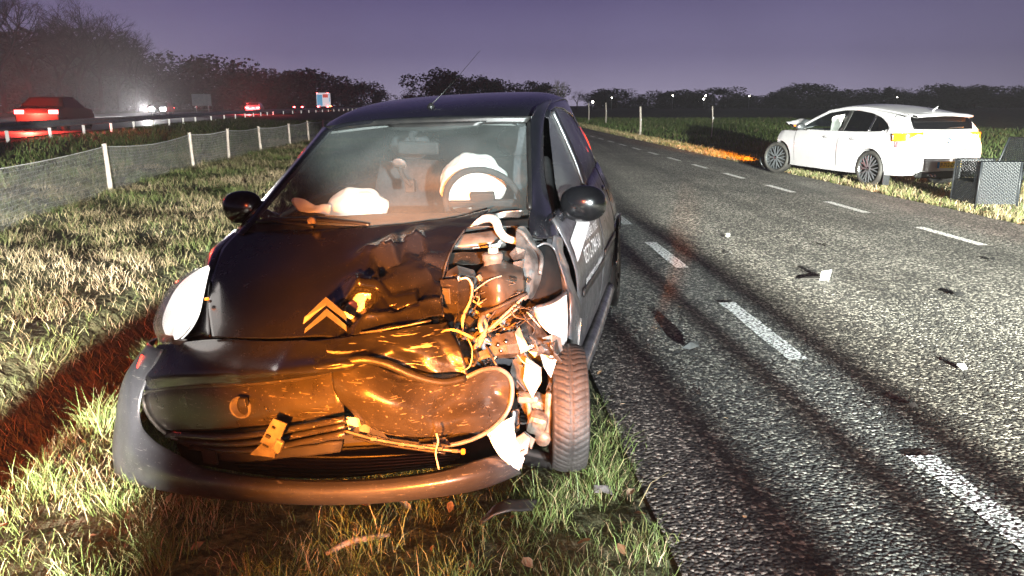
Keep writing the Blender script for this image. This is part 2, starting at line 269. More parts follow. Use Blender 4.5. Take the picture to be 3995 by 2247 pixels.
def tube_data(pts, r, n=8, k=None, smooth=True):
    P = cat1(pts, k or max(2, 6*(len(pts)-1))) if smooth and len(pts) > 2 else np.asarray(pts, float)
    rr = np.full(len(P), r) if np.isscalar(r) else np.interp(np.linspace(0, 1, len(P)), np.linspace(0, 1, len(r)), r)
    V = []; up = Vector((.13, .31, .94))
    for i, p in enumerate(P):
        d = Vector(P[min(i+1, len(P)-1)]-P[max(i-1, 0)]).normalized()
        a = d.cross(up)
        if a.length < 1e-3: a = d.cross(Vector((1, 0, 0)))
        a.normalize(); b = d.cross(a)
        for j in range(n):
            t = 2*math.pi*j/n; V.append(Vector(p)+(a*math.cos(t)+b*math.sin(t))*rr[i])
    F = grid_faces(len(P), n, True); F.append(tuple(range(n))[::-1]); F.append(tuple((len(P)-1)*n+j for j in range(n)))
    return V, F
def tube(name, pts, r, m, parent=None, n=8, k=None, smooth=True):
    V, F = tube_data(pts, r, n, k, smooth); return meshobj(name, V, F, m, parent)
def box_data(c, s, R=None):
    c = Vector(c); V = []
    for sx in (-1, 1):
        for sy in (-1, 1):
            for sz in (-1, 1):
                p = Vector((sx*s[0]/2, sy*s[1]/2, sz*s[2]/2)); V.append(c+(R @ p if R else p))
    return V, [(0, 1, 3, 2), (4, 6, 7, 5), (0, 4, 5, 1), (2, 3, 7, 6), (0, 2, 6, 4), (1, 5, 7, 3)]
def box(name, c, s, m, parent=None, bevel=.004, R=None):
    V, F = box_data(c, s, R); return meshobj(name, V, F, m, parent, False, 0, bevel)
def multi(name, parts, m, parent=None, smooth=False, bevel=0.):
    V, F = [], []
    for v, f in parts:
        n = len(V); V += list(v); F += [tuple(i+n for i in q) for q in f]
    return meshobj(name, V, F, m, parent, smooth, 0, bevel)
def ellipsoid(name, c, r, m, parent=None, n=16, deform=None, R=None):
    V, F = [], []
    for i in range(n+1):
        th = math.pi*i/n
        for j in range(2*n):
            ph = math.pi*j/n; p = Vector((math.sin(th)*math.cos(ph), math.sin(th)*math.sin(ph), math.cos(th)))
            if deform: p = deform(p)
            p = Vector((p.x*r[0], p.y*r[1], p.z*r[2])); V.append(Vector(c)+(R @ p if R else p))
    return meshobj(name, V, grid_faces(n+1, 2*n, True), m, parent)
def lathe_data(prof, n, axis='x', c=(0, 0, 0), fn=None):
    V = []
    for i in range(n):
        t = 2*math.pi*i/n
        for (a, r) in prof:
            if fn: r = fn(a, r, t)
            p = (a, r*math.cos(t), r*math.sin(t)) if axis == 'x' else ((r*math.cos(t), a, r*math.sin(t)) if axis == 'y' else (r*math.cos(t), r*math.sin(t), a))
            V.append(Vector(c)+Vector(p))
    k = len(prof); F = [(i*k+j, ((i+1) % n)*k+j, ((i+1) % n)*k+j+1, i*k+j+1) for i in range(n) for j in range(k-1)]
    return V, F
def lathe(name, prof, n, m, parent=None, axis='x', c=(0, 0, 0), fn=None, solid=0.):
    V, F = lathe_data(prof, n, axis, c, fn); return meshobj(name, V, F, m, parent, True, solid)
def plate(name, pts, m, parent, thick=.006):
    """a bent sheet: outline points, fan from the middle, thickened"""
    c = sum((Vector(p) for p in pts), Vector())/len(pts); V = [Vector(p) for p in pts]+[c]; n = len(pts)
    return meshobj(name, V, [(i, (i+1) % n, n) for i in range(n)], m, parent, False, thick)
def copy_tree(o, parent=None):
    c = o.copy(); COL.objects.link(c); c.parent = parent
    for ch in o.children: copy_tree(ch, c)
    return c
# ------------------------------------------------------------------ setting
SL = -.047
def rl(y): return .53+SL*(y-2.3)
def rr(y): return 6.35+SL*(y-9.)
def hw(y): return np.where(np.asarray(y) < 110, -20.-.18*(np.asarray(y, float)-30), -34.4-.05*(np.asarray(y, float)-110))          # crash barrier line of the motorway
def sm(a, b, t): t = np.clip((t-a)/(b-a), 0, 1); return t*t*(3-2*t)
def fbm(x, y, s): return (np.sin(x*s+1.3*np.sin(y*s*.7))+np.sin(y*s*1.13+1.7*np.sin(x*s*.63+2))+.5*np.sin((x+y)*s*2.3+np.sin(x*s*1.9)))/2.5
def gz(x, y):
    x = np.asarray(x, float); y = np.asarray(y, float)
    d = rl(y)-x
    z = -.012-.055*sm(.2, 2.3, d)+.012*fbm(x, y, 5.)*sm(.05, .5, d)
    z = z-.85*sm(2.5, 3.25, d)+.62*sm(3.3, 4.0, d)+.06*fbm(x, y, 2.1)*sm(3.7, 5, d)*(1-sm(12, 20, d))
    e = x-hw(y); z = np.where(x < rl(y), z+(-.30-z)*sm(9.5, 14, d)*0+.29*(1-sm(.6, 5, e))*sm(6, 9, d), z)
    g = x-rr(y); wv = 1.0+2.6*(1-sm(19, 24, y))
    zr = -.012-.03*sm(0, .8, g)+.012*fbm(x, y, 4.)*sm(.05, .5, g)-.75*sm(wv, wv+1.1, g)+.50*sm(wv+1.7, wv+3.0, g)+.05*fbm(x, y, 1.3)*sm(wv+2, wv+4, g)
    z = np.where(g > 0, zr, z)
    z = np.where((x >= rl(y)) & (x <= rr(y)), -.02, z)
    far = sm(80, 160, np.hypot(x, y)); z = z*(1-far)-.05*far
    return z
def axis(pts):
    o = []
    for (a, b, st) in pts: o += list(np.arange(a, b, st))
    return np.array(o)
gx = np.concatenate([-np.geomspace(460, 40, 22), axis([(-38, -10, 1.), (-10, -1, .12), (-1, 1.2, .1), (1.2, 6, .8), (6, 12, .14), (12, 40, 1.)]), np.geomspace(40, 460, 22)])
gy = np.concatenate([axis([(-40, 0, 2.), (0, 10, .14), (10, 30, .3), (30, 80, .8)]), np.geomspace(80, 620, 34)])
X, Y = np.meshgrid(gx, gy); Z = gz(X, Y)
ground = meshobj('ground', np.stack([X, Y, Z], -1).reshape(-1, 3), grid_faces(len(gy), len(gx)), 'soil'); tag(ground, kind='structure')
ys = np.concatenate([np.arange(-30, 20, 1.), np.arange(20, 420, 8.)])
V = []
for k in range(9):
    for y in ys: V.append((rl(y)+(rr(y)-rl(y))*k/8+(.02*math.sin(y*3.1)+.014*math.sin(y*7.7) if k in (0, 8) else 0), y, .0))
road = meshobj('road', V, grid_faces(9, len(ys)), 'asphalt'); tag(road, kind='structure')
# dashed lane markings: every dash is a worn strip of paint lying on the road
def dash_mesh(l, wd):
    n = 14; A = []; B = []
    for i in range(n):
        t = i/(n-1); A.append((-wd/2+random.uniform(-.006, .006)-SL*0, t*l, 0)); B.append((wd/2+random.uniform(-.006, .006), t*l, 0))
    me = bpy.data.meshes.new('lane_dash'); me.from_pydata(A+B, [], [(i, i+n, i+n+1, i+1) for i in range(n-1)]); me.materials.append(M['line']); return me
dm = [dash_mesh(1.3, .125), dash_mesh(1.2, .12)]
for (x0, y0, st, l, k, yend) in ((1.785, 1.62, 2.53, 1.3, 0, 34), (5.01, 5.37, 2.44, 1.2, 1, 90)):
    y = y0-2*st
    while y < yend:
        o = bpy.data.objects.new('lane_dash', dm[k]); COL.objects.link(o); o.parent = road
        o.location = (x0+SL*(y-(2. if k == 0 else 7.9)), y, .004); o.rotation_euler = (0, 0, -math.atan(SL)); y += st
# motorway
V = []
for y in np.concatenate([np.arange(5, 60, 5.), np.geomspace(60, 600, 20)]):
    for q in (-.9, -6, -12, -26): V.append((hw(y)+q, y, .05))
mw = meshobj('motorway', V, grid_faces(len(V)//4, 4), mat('motorway_asphalt', (.05, .05, .05), .55, 0, .5, var=(.07, .068, .065), vscale=1.5, bump=.5, bscale=60)); tag(mw, kind='structure')
# ------------------------------------------------------------------ grass
def blades(name, px, py, L, wd, lean, mname, rnd, label, drop=0.):
    n = len(px); pz = gz(px, py)-drop
    an = rng.uniform(0, 2*np.pi, n); dx, dy = np.cos(an), np.sin(an); la = rng.uniform(0, 2*np.pi, n); lx, ly = np.cos(la)*lean, np.sin(la)*lean
    V = np.zeros((n, 5, 3)); h = np.stack([px, py, pz], -1)
    for k, (s, t, bend) in enumerate(((-1, 0, 0), (1, 0, 0), (1, .55, .35), (-1, .55, .35), (0, 1, 1))):
        ww = wd*(1-.35*(t > 0))*.5
        V[:, k, 0] = px+s*dx*ww+lx*L*bend; V[:, k, 1] = py+s*dy*ww+ly*L*bend; V[:, k, 2] = pz+L*t*np.sqrt(np.maximum(.05, 1-(lean*bend)**2*.6))
    me = bpy.data.meshes.new(name); me.vertices.add(n*5); me.vertices.foreach_set('co', V.reshape(-1))
    b = (np.arange(n)*5)[:, None]
    li = np.concatenate([b+np.array([0, 1, 2, 3]), b+np.array([3, 2, 4])], 1).reshape(-1)
    me.loops.add(n*7); me.loops.foreach_set('vertex_index', li.astype(np.int32))
    me.polygons.add(n*2); me.polygons.foreach_set('loop_start', ((np.arange(n)*7)[:, None]+np.array([0, 4])).reshape(-1).astype(np.int32))
    at = me.attributes.new('rnd', 'FLOAT', 'POINT'); at.data.foreach_set('value', np.repeat(np.clip(rnd, 0, 1), 5).astype(np.float32))
    me.update(calc_edges=True); o = link(name, me, mname); tag(o, label, 'grass', kind='stuff'); return o
CYAW, CROLL, CPIT, COX, COY = -.1995, -.047, .0079, -.7042, 2.3253
def in_car(x, y):
    c, s = math.cos(-CYAW), math.sin(-CYAW); lx = (x-COX)*c-(y-COY)*s; ly = (x-COX)*s+(y-COY)*c
    return (np.abs(lx) < .86) & (ly > .55) & (ly < 3.6)
def clump(x, y): return .5+.5*np.clip(fbm(x, y, 9.)+.7*fbm(y+3, x, 23.), -1, 1)
# near verge
n = 130000; y = 1.15+rng.random(n)**1.25*8.5; x = rl(y)-.0-rng.random(n)*2.75
c = clump(x, y); keep = (~in_car(x, y)) & (rng.random(n) < .05+1.15*c**1.6) & (x < rl(y)-.02+.07*fbm(x*0, y, 14)); x, y, c = x[keep], y[keep], c[keep]; n = len(x)
L = (.022+.065*rng.random(n)**1.6+.045*c*rng.random(n)); blades('verge_grass', x, y, L, rng.uniform(.0015, .0034, n), rng.uniform(.3, 1.35, n), 'grass', rng.normal(.50, .27, n)+.25*fbm(x, y, 3.), 'short tufted grass on the verge under the wrecked dark car')
# longer tufts
tx, ty, tl = [], [], []
for (cx, cy, q, ll) in [(.33, 2.62, 160, .17), (.1, 2.45, 90, .14), (.42, 3.0, 120, .14), (-.5, 2.3, 90, .12), (-1.75, 3.55, 260, .20), (-1.95, 3.3, 160, .2), (-1.6, 3.0, 160, .15), (-1.5, 2.6, 140, .14), (-1.9, 2.75, 140, .15), (-1.2, 2.25, 140, .14), (-.8, 2.05, 120, .13), (-1.35, 2.05, 120, .13), (.45, 2.25, 90, .1), (-.2, 2.1, 110, .11), (.2, 1.95, 110, .11), (-2.1, 4.2, 200, .2), (-2.0, 5.2, 160, .2), (-.1, 2.75, 80, .1)]:
    tx += list(cx+rng.normal(0, .055, q)); ty += list(cy+rng.normal(0, .055, q)); tl += list(ll*rng.uniform(.6, 1.15, q))
tx, ty, tl = map(np.array, (tx, ty, tl)); blades('grass_tufts', tx, ty, tl, rng.uniform(.003, .005, len(tx)), rng.uniform(.3, 1.0, len(tx)), 'grass', rng.normal(.45, .2, len(tx)), 'longer pale grass tufts standing out of the verge')
# ditch and far bank
n = 230000; y = 1.8+rng.random(n)**1.5*36; x = rl(y)-2.7-rng.random(n)**1.15*8.5
c = clump(x*.6, y*.6); keep = rng.random(n) < .08+1.0*c**1.5; x, y, c = x[keep], y[keep], c[keep]; n = len(x); dist = np.hypot(x, y)
L = (.035+.075*rng.random(n)**1.6+.05*c)*(1+.02*dist); d = rl(y)-x
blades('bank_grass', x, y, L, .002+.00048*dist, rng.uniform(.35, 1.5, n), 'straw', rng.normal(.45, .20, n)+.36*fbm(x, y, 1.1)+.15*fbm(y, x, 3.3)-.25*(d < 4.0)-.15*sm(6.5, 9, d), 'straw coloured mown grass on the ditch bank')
# right verge
n = 70000; y = 7.0+rng.random(n)**1.6*75; g = rng.random(n)**1.3*np.where(y < 22, 3.6, 2.0); x = rr(y)+g+.02-.05*fbm(y*0, y, 9.)
c = clump(x*.7, y*.7); keep = rng.random(n) < .35+.8*c; x, y, c = x[keep], y[keep], c[keep]; n = len(x); dist = np.hypot(x, y)
L = (.035+.08*rng.random(n)**1.5+.03*c)*(1+.012*dist); blades('roadside_grass', x, y, L, .0025+.0005*dist, rng.uniform(.3, 1.3, n), 'straw', rng.normal(.42, .22, n)+.2*fbm(x, y, 1.7), 'short grass along the far road edge beneath the white car')
n = 42000; y = 10+rng.random(n)**1.4*80; x = rr(y)+3.2+rng.random(n)**1.2*26; dist = np.hypot(x, y)
blades('field_grass', x, y, (.08+.14*rng.random(n))*(1+.01*dist), .005+.0009*dist, rng.uniform(.3, 1., n), 'grass', rng.normal(.35, .2, n)+.2*fbm(x, y, .7), 'rough dark pasture grass beyond the right ditch')
n = 26000; y = 8+rng.random(n)**1.3*70; x = rl(y)-10.5-rng.random(n)**1.2*np.maximum(2, (rl(y)-10.5-hw(y)-.5)); dist = np.hypot(x, y)
blades('meadow_grass', x, y, (.08+.12*rng.random(n))*(1+.01*dist), .005+.0009*dist, rng.uniform(.3, 1., n), 'grass', rng.normal(.45, .2, n), 'rough meadow grass between netting fence and motorway')
# fallen leaves
def leaves(name, px, py, sz, label):
    V, F, A = [], [], []
    for a, b, s in zip(px, py, sz):
        z = float(gz(a, b)) if not (rl(b) < a < rr(b)) else 0.004
        Rm = Matrix.Rotation(random.uniform(0, 6.3), 3, 'Z') @ Matrix.Rotation(random.uniform(-.5, .5), 3, 'X') @ Matrix.Rotation(random.uniform(-.5, .5), 3, 'Y')
        n0 = len(V); r = random.random()
        for p in ((0, -1, 0), (.45, -.4, .18), (.5, .25, .22), (0, 1, .1), (-.5, .25, .25), (-.45, -.4, .15), (0, 0, 0)): V.append(Vector((a, b, z+.012+.2*s))+Rm @ (Vector(p)*s)); A.append(r)
        F += [(n0+i, n0+(i+1) % 6, n0+6) for i in range(6)]
    o = meshobj(name, V, F, 'leafm'); at = o.data.attributes.new('rnd', 'FLOAT', 'POINT'); at.data.foreach_set('value', A); tag(o, label, 'leaves', kind='stuff')
py = 1.7+rng.random(420)**1.3*7; px = rl(py)-.02-rng.random(420)*2.7; k = ~in_car(px, py); leaves('verge_leaves', px[k], py[k], rng.uniform(.012, .034, 420)[k], 'brown fallen leaves lying in the verge grass')
py = 7.5+rng.random(420)*25; px = rr(py)-.05+rng.random(420)**2*2.0; leaves('roadside_leaves', px, py, rng.uniform(.02, .05, 420), 'pale fallen leaves along the far road edge')
py = 2.0+rng.random(26)*6; px = rl(py)+.02+rng.random(26)**2*1.2; leaves('road_leaves', px, py, rng.uniform(.008, .02, 26), 'small orange leaves lying on the asphalt edge')
# ------------------------------------------------------------------ netting fence on the left bank
fp = [(-7.0, 8.8), (-8.1, 15.1), (-9.0, 21.3), (-9.1, 24.3), (-9.5, 28.7), (-9.5, 32.5), (-9.7, 36.3), (-9.9, 40.2), (-10.1, 44.2), (-10.3, 48.3)]
fence = empty('netting_fence', (fp[1][0], fp[1][1], float(gz(*fp[1])))); tag(fence, 'sagging wire netting fence on round wooden posts along the ditch bank', 'fence')
O = fence.location; tops = []
for i, (a, b) in enumerate(fp):
    z0 = float(gz(a, b)); hgt = .98+random.uniform(-.04, .05); le = random.uniform(-.05, .03)
    base = Vector((a, b, z0-.1))-O; top = Vector((a+le, b+random.uniform(-.03, .03), z0+hgt))-O; tops.append(top)
    tube('post', [base, (base+top)/2+Vector((random.uniform(-.012, .012), 0, 0)), top], [.052, .048, .046], 'timber', fence, 10)
parts = []
for i in range(len(fp)-1):
    A, B = tops[i], tops[i+1]; Lg = (B-A).length; sag = .10 if i == 1 else .05; st = .035 if i < 2 else .05; wth = .0022+.00016*fp[i][1]
    nn = int(Lg/st)
    def top_at(t): p = A.lerp(B, t); p.z -= .06+sag*math.sin(math.pi*t); return p
    def bot_at(t): p = A.lerp(B, t); p.z = float(gz(p.x+O.x, p.y+O.y))-O.z+.02; return p
    for j in range(nn):
        t = (j+.5)/nn; a, b = top_at(t), bot_at(t); dx = (B-A).normalized()*wth
        parts.append(([a-dx, a+dx, b+dx, b-dx], [(0, 1, 2, 3)]))
    for k in range(13):
        v = k/12; pts = [top_at(t).lerp(bot_at(t), v) for t in np.linspace(0, 1, 7)]; dz = Vector((0, 0, wth*(2.0 if k == 0 else .35)))
        parts.append(([q-dz for q in pts]+[q+dz for q in pts], [(i_, i_+1, i_+8, i_+7) for i_ in range(6)]))
net = multi('wire_netting', parts, 'netwire', fence); net['kind'] = 'stuff'
# ------------------------------------------------------------------ crash barrier of the motorway
bar = empty('crash_barrier', (hw(30), 30, 0)); tag(bar, 'long steel crash barrier with white posts along the motorway', 'crash barrier'); O = bar.location
yy = np.concatenate([np.arange(16, 120, 8.), np.geomspace(120, 420, 14)])
prof = [(0, .44), (.05, .48), (.05, .54), (.0, .57), (0, .63), (.05, .66), (.05, .72), (0, .76)]
V = [(hw(y)+q-O.x, y-O.y, zz) for y in yy for q, zz in prof]
meshobj('rail', V, grid_faces(len(yy), len(prof)), mat('weathered_rail', (.26, .27, .29), .5, .3, .5, var=(.19, .20, .21), vscale=3), bar, True, .006)
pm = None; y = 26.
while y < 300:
    if pm is None: V, F = box_data((0, 0, .21), (.10, .09, .46)); pm = meshobj('post', V, F, 'lit_reflector', bar, False, 0, .01); o = pm
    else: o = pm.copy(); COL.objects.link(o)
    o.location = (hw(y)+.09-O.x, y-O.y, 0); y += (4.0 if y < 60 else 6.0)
def twiggy(seed, H, spread, levels=4, dens=3, thick=.03):
    rd = random.Random(seed); T, B = [], []
    def grow(p, d, l, r, lev):
        q = p+d*l; (T if lev <= 1 else B).append((p, q, r, r*.65))
        if lev >= levels: return
        for k in range(rd.randint(dens, dens+1)):
            a = Vector((rd.gauss(0, 1), rd.gauss(0, 1), rd.gauss(.25, .6))).normalized()
            nd = (d*(1.0 if k else 1.4)+a*spread).normalized(); nd.z = max(nd.z, -.1); grow(p.lerp(q, rd.uniform(.55, 1)), nd, l*rd.uniform(.55, .82), r*.55, lev+1)
    grow(Vector((0, 0, 0)), Vector((rd.gauss(0, .05), rd.gauss(0, .05), 1)).normalized(), H*.30, H*thick, 0)
    def build(L, n):
        V, F = [], []
        for p, q, r0, r1 in L:
            v, f = tube_data([p, q], [r0, r1], n, 2, False); b = len(V); V += v; F += [tuple(i+b for i in g) for g in f[:-2]]
        return V, F
    return build(T, 6), build(B, 3)
def leafy(seed, H, W):
    rd = random.Random(seed); V, F = [], []
    lobes = [(Vector((rd.gauss(0, W*.22), rd.gauss(0, W*.22), H*rd.uniform(.10, .82))), W*rd.uniform(.12, .26)) for _ in range(22)]+[(Vector((0, 0, H*.85)), W*.15)]
    for c, r in lobes:
        for _ in range(170):
            d = Vector((rd.gauss(0, 1), rd.gauss(0, 1), rd.gauss(0, .9))).normalized()*r*rd.uniform(.55, 1.15)
            p = c+d
            if p.z < H*.03: continue
            s = W*rd.uniform(.014, .036); a = Vector((rd.gauss(0, 1), rd.gauss(0, 1), rd.gauss(0, 1))).normalized()*s; b = a.cross(Vector((rd.gauss(0, 1), rd.gauss(0, 1), 1))).normalized()*s*.7; n = len(V)
            V += [p-a, p+b, p+a*1.1, p-b]; F.append((n, n+1, n+2, n+3))
    return V, F
def mesh_only(name, VF, m):
    me = bpy.data.meshes.new(name); me.from_pydata([tuple(v) for v in VF[0]], [], VF[1]); me.materials.append(M[m]); me.update(); return me
TW = []
for s in range(4):
    (t, b) = twiggy(11+s, 10, .85, 6, 3, .018); TW.append((mesh_only('trunk', t, 'bark'), mesh_only('crown', b, 'twig')))
(t, b) = twiggy(31, 10, .62, 5, 3, .016); PALE = (mesh_only('trunk', t, 'pale_bark'), mesh_only('crown', b, 'pale_bark'))
LF = [(mesh_only('trunk', tube_data([(0, 0, -.3), (.05, 0, 3), (0, .1, 6)], [.25, .18, .08], 6), 'bark'), mesh_only('crown', leafy(50+s, 10, 10), 'evergreen')) for s in range(4)]
def tree(name, pair, loc, h, wd, label, group):
    r = empty(name, loc, (0, 0, random.uniform(0, 6.3))); r.scale = (wd/10, wd/10, h/10); tag(r, label, 'tree', group)
    for nm, me in zip(('trunk', 'crown'), pair): o = bpy.data.objects.new(nm, me); COL.objects.link(o); o.parent = r
def ux(uD, y): return (uD*.39752-512)/746*y*.98
for i, (u, yy_, h, k) in enumerate([(-60, 130, 26, 0), (25, 140, 29, 1), (95, 150, 30, 2), (160, 140, 24, 3), (215, 160, 29, 0), (265, 150, 25, 1), (310, 165, 25, 2), (352, 155, 20, 3), (395, 165, 15, 1), (440, 170, 9, 2), (490, 165, 10, 0)]):
    tree('bare_tree', TW[k], (ux(u, yy_), yy_, -.05), h, h*1.05, 'tall bare tree in the dark wood behind the motorway traffic', 'tall bare trees behind the motorway')
for i, (u, yy_, h) in enumerate([(-40, 170, 9), (60, 172, 10), (150, 175, 9), (240, 178, 9), (330, 180, 8), (420, 180, 7), (30, 185, 17), (100, 190, 19), (165, 192, 18), (225, 195, 20), (285, 195, 17), (345, 198, 14), (505, 185, 11), (545, 180, 12.5), (590, 190, 10), (640, 195, 10), (690, 200, 10.5), (735, 205, 10), (780, 210, 11), (825, 215, 10), (870, 225, 9.5), (912, 235, 8), (950, 250, 6.5)]):
    tree('shrub_tree', LF[i % 4], (ux(u, yy_), yy_, -.05), h, h*1.5, 'dense dark low tree behind the motorway, in the wood belt', 'low trees behind the motorway')
for i, (u, yy_, h) in enumerate([(1042, 200, 5.5), (1072, 190, 8.8), (1105, 185, 10.0), (1140, 190, 8.6), (1178, 195, 7.8), (1215, 195, 8.2), (1250, 200, 8.0), (1290, 200, 8.2), (1330, 205, 7.6), (1372, 205, 7.0), (1450, 210, 7.2)]):
    tree('hedgerow_tree', (TW[i % 4] if i % 3 == 1 else LF[i % 4]), (ux(u, yy_), yy_, -.05), h, h*1.35, 'hedgerow tree seen above the roof of the wrecked dark car', 'hedgerow trees beyond the dark car roof')
tree('pale_bare_tree', PALE, (ux(1412, 120), 120, -.05), 7.5, 6.5, 'pale bare tree with forked branches beside the hedgerow', None)
for i in range(44):
    u = 1490+i*28+random.uniform(-10, 10); yy_ = 250+random.uniform(-15, 40); h = random.uniform(3.6, 8.0)*(1.35 if i in (6, 7, 8, 16, 17, 20, 26, 27) else 1)*(1.1 if u > 2350 else 1)
    tree('distant_tree', LF[(i*3) % 4] if i % 5 else TW[i % 4], (ux(u, yy_), yy_, -.05), h, h*random.uniform(1.7, 2.6), 'low dark tree in the distant tree line behind the white car', 'trees of the distant tree line')
# distant lamps
lp = mat('lamp_glow', (1, .95, .85), .5, emit=(1, .95, .82), estr=30)
for i, (u, v, yy_, s) in enumerate([(1489, 257, 210, 1.3), (1536, 247, 225, .7), (1688, 242, 235, .9), (1769, 242, 235, 1.0), (1765, 250, 230, 1.1), (1878, 243, 240, .7), (2044, 250, 240, .8), (2225, 245, 245, .6), (2246, 246, 245, .7)]):
    zz = CAM_H+((262-v)*.39752)/746*yy_; r = empty('distant_lamp', (ux(u, yy_), yy_, -.05)); tag(r, 'far lamp on a thin pole glowing before the tree line', 'street lamp', 'lamps before the distant tree line')
    tube('pole', [(0, 0, 0), (0, 0, zz)], [.08, .05], 'galv', r, 6, 2, False); ellipsoid('lamp_head', (0, 0, zz+.05), (.22*s, .22*s, .22*s), lp, r, 6)
# field posts on the right
for i, (u, y_, h, k) in enumerate([(1480, 77, 1.2, 0), (1523, 68, 1.25, 0), (1610, 45.6, 1.15, 0), (1790, 41, 1.0, 0)]):
    x_ = ux(u, y_); z_ = float(gz(x_, y_)); r = empty('field_post', (x_, y_, z_)); tag(r, ['pale wooden field post farthest along the road verge', 'pale wooden field post standing second farthest on the road verge', 'pale field post leaning beside the dark ditch', 'thin grey field post beyond the dark ditch, by the pasture'][i], 'post', 'pasture posts beyond the ditch')
    H = max(h, .45+h-z_*.6); tube('stake', [(0, 0, -.2), (.02, 0, H*.5), (-.04, 0, H)], [.07, .065, .06] if i < 3 else [.035, .03, .03], 'timber', r, 8, 6)
    box('insulator', (.02, -.06, H*.62), (.08, .07, .12), 'white_plastic', r)
# ------------------------------------------------------------------ the wrecked dark hatchback (x to its left flank, y from nose to tail, z up)
hc = empty('wrecked_hatchback', (COX, COY, 0), (CPIT, CROLL, CYAW))
tag(hc, 'dark small hatchback with crushed front corner and misted windscreen standing on the verge', 'car')
RM = np.array((Matrix.Rotation(CYAW, 3, 'Z') @ Matrix.Rotation(CROLL, 3, 'Y') @ Matrix.Rotation(CPIT, 3, 'X')))
_o = RM.T @ (np.array([0, 0, CAM_H])-np.array([COX, COY, 0])); cp_, sp_ = math.cos(CAM_P), math.sin(CAM_P)
def P(u, v, y):
    """a measured point of the car: its place in the photograph and its distance back from the nose, as car coordinates"""
    a = (u*.397516-512)/FPX; b = -(v*.397516-288)/FPX
    d = RM.T @ np.array([a, cp_+b*sp_, -sp_+b*cp_]); t = (y-_o[1])/d[1]; return _o+t*d
def PP(*L): return [P(*q) for q in L]
def cr_noise(G, amp, sc, seed=0., ax=None):
    H = G.copy()
    for i in range(G.shape[0]):
        for j in range(G.shape[1]):
            p = Vector(G[i, j])*sc+Vector((seed, seed*1.7, 0)); v = mn.noise_vector(p)
            H[i, j] += np.array(v)*amp
    return H
def facet(x, y, cell, seed):
    # folded sheet: straight creases between random heights
    u = x/cell+.37*y/cell; v = y/cell-.21*x/cell; i = np.floor(u).astype(int); j = np.floor(v).astype(int); a = u-i; b = v-j
    def h(p, q): t = np.sin(p*127.1+q*311.7+seed*74.7)*43758.5453; return (t-np.floor(t))*2-1
    h00, h10, h01, h11 = h(i, j), h(i+1, j), h(i, j+1), h(i+1, j+1)
    return np.where(a+b < 1, h00+(h10-h00)*a+(h01-h00)*b, h11+(h01-h11)*(1-a)+(h10-h11)*(1-b))
def crush(amp, cell, seed, k=0, ax=(0, 2), d=(0, 1, .3)):
    d = np.array(d)/np.linalg.norm(d)
    def f(G): return G+(facet(G[:, :, ax[0]], G[:, :, ax[1]], cell, seed)*amp+facet(G[:, :, ax[0]], G[:, :, ax[1]], cell*.45, seed+3)*amp*.4)[:, :, None]*d
    return f
def seg_d(x, y, a, b):
    ax, ay = a; bx, by = b; L2 = (bx-ax)**2+(by-ay)**2; t = np.clip(((x-ax)*(bx-ax)+(y-ay)*(by-ay))/L2, 0, 1)
    return np.hypot(x-ax-t*(bx-ax), y-ay-t*(by-ay)), t
# --- bonnet: smooth on its right half, folded and torn on its left
hood = [PP((605, 577, 1.0), (760, 580, .90), (900, 574, .86), (1050, 563, .85), (1150, 549, .86), (1235, 527, .88)),
        PP((560, 625, .85), (740, 640, .70), (890, 635, .65), (1030, 620, .64), (1110, 606, .63), (1172, 575, .70)),
        PP((535, 690, .65), (710, 700, .52), (880, 700, .46), (1010, 690, .45), (1080, 670, .45), (1133, 632, .52)),
        PP((525, 760, .45), (690, 765, .36), (860, 760, .30), (990, 750, .30), (1070, 745, .33), (1113, 715, .37)),
        PP((530, 815, .32), (685, 815, .24), (840, 812, .19), (975, 800, .20), (1060, 785, .22), (1112, 760, .28)),
        PP((535, 848, .25), (680, 851, .17), (800, 846, .12), (930, 836, .12), (1030, 815, .15), (1115, 795, .22))]
def pix(G):
    W = G @ RM.T+np.array([COX, COY, -CAM_H]); dep = W[..., 1]*cp_-W[..., 2]*sp_; up = W[..., 1]*sp_+W[..., 2]*cp_
    return (512+FPX*W[..., 0]/dep)/.397516, (288-FPX*up/dep)/.397516
def buckle(G, poly, y0, ku, kv, soft=9.):
    # a fold stands up steeply: its face takes the given distance back from the nose
    u, v = pix(G); n = len(poly); cu = sum(p[0] for p in poly)/n; cv = sum(p[1] for p in poly)/n; dmin = np.full(u.shape, 1e9); ins = np.zeros(u.shape, bool)
    for k in range(n):
        (ax, ay), (bx, by) = poly[k], poly[(k+1) % n]; d, t = seg_d(u, v, (ax, ay), (bx, by)); dmin = np.minimum(dmin, d)
        cross = ((ay > v) != (by > v)) & (u < (bx-ax)*(v-ay)/(by-ay+1e-9)+ax); ins ^= cross
    w_ = np.where(ins, np.clip(dmin/soft, 0, 1), 0); yt = y0+ku*(u-cu)+kv*(v-cv)
    D = G-_o; t = (yt-_o[1])/D[..., 1]; H = _o+D*t[..., None]; return G+(H-G)*w_[..., None]
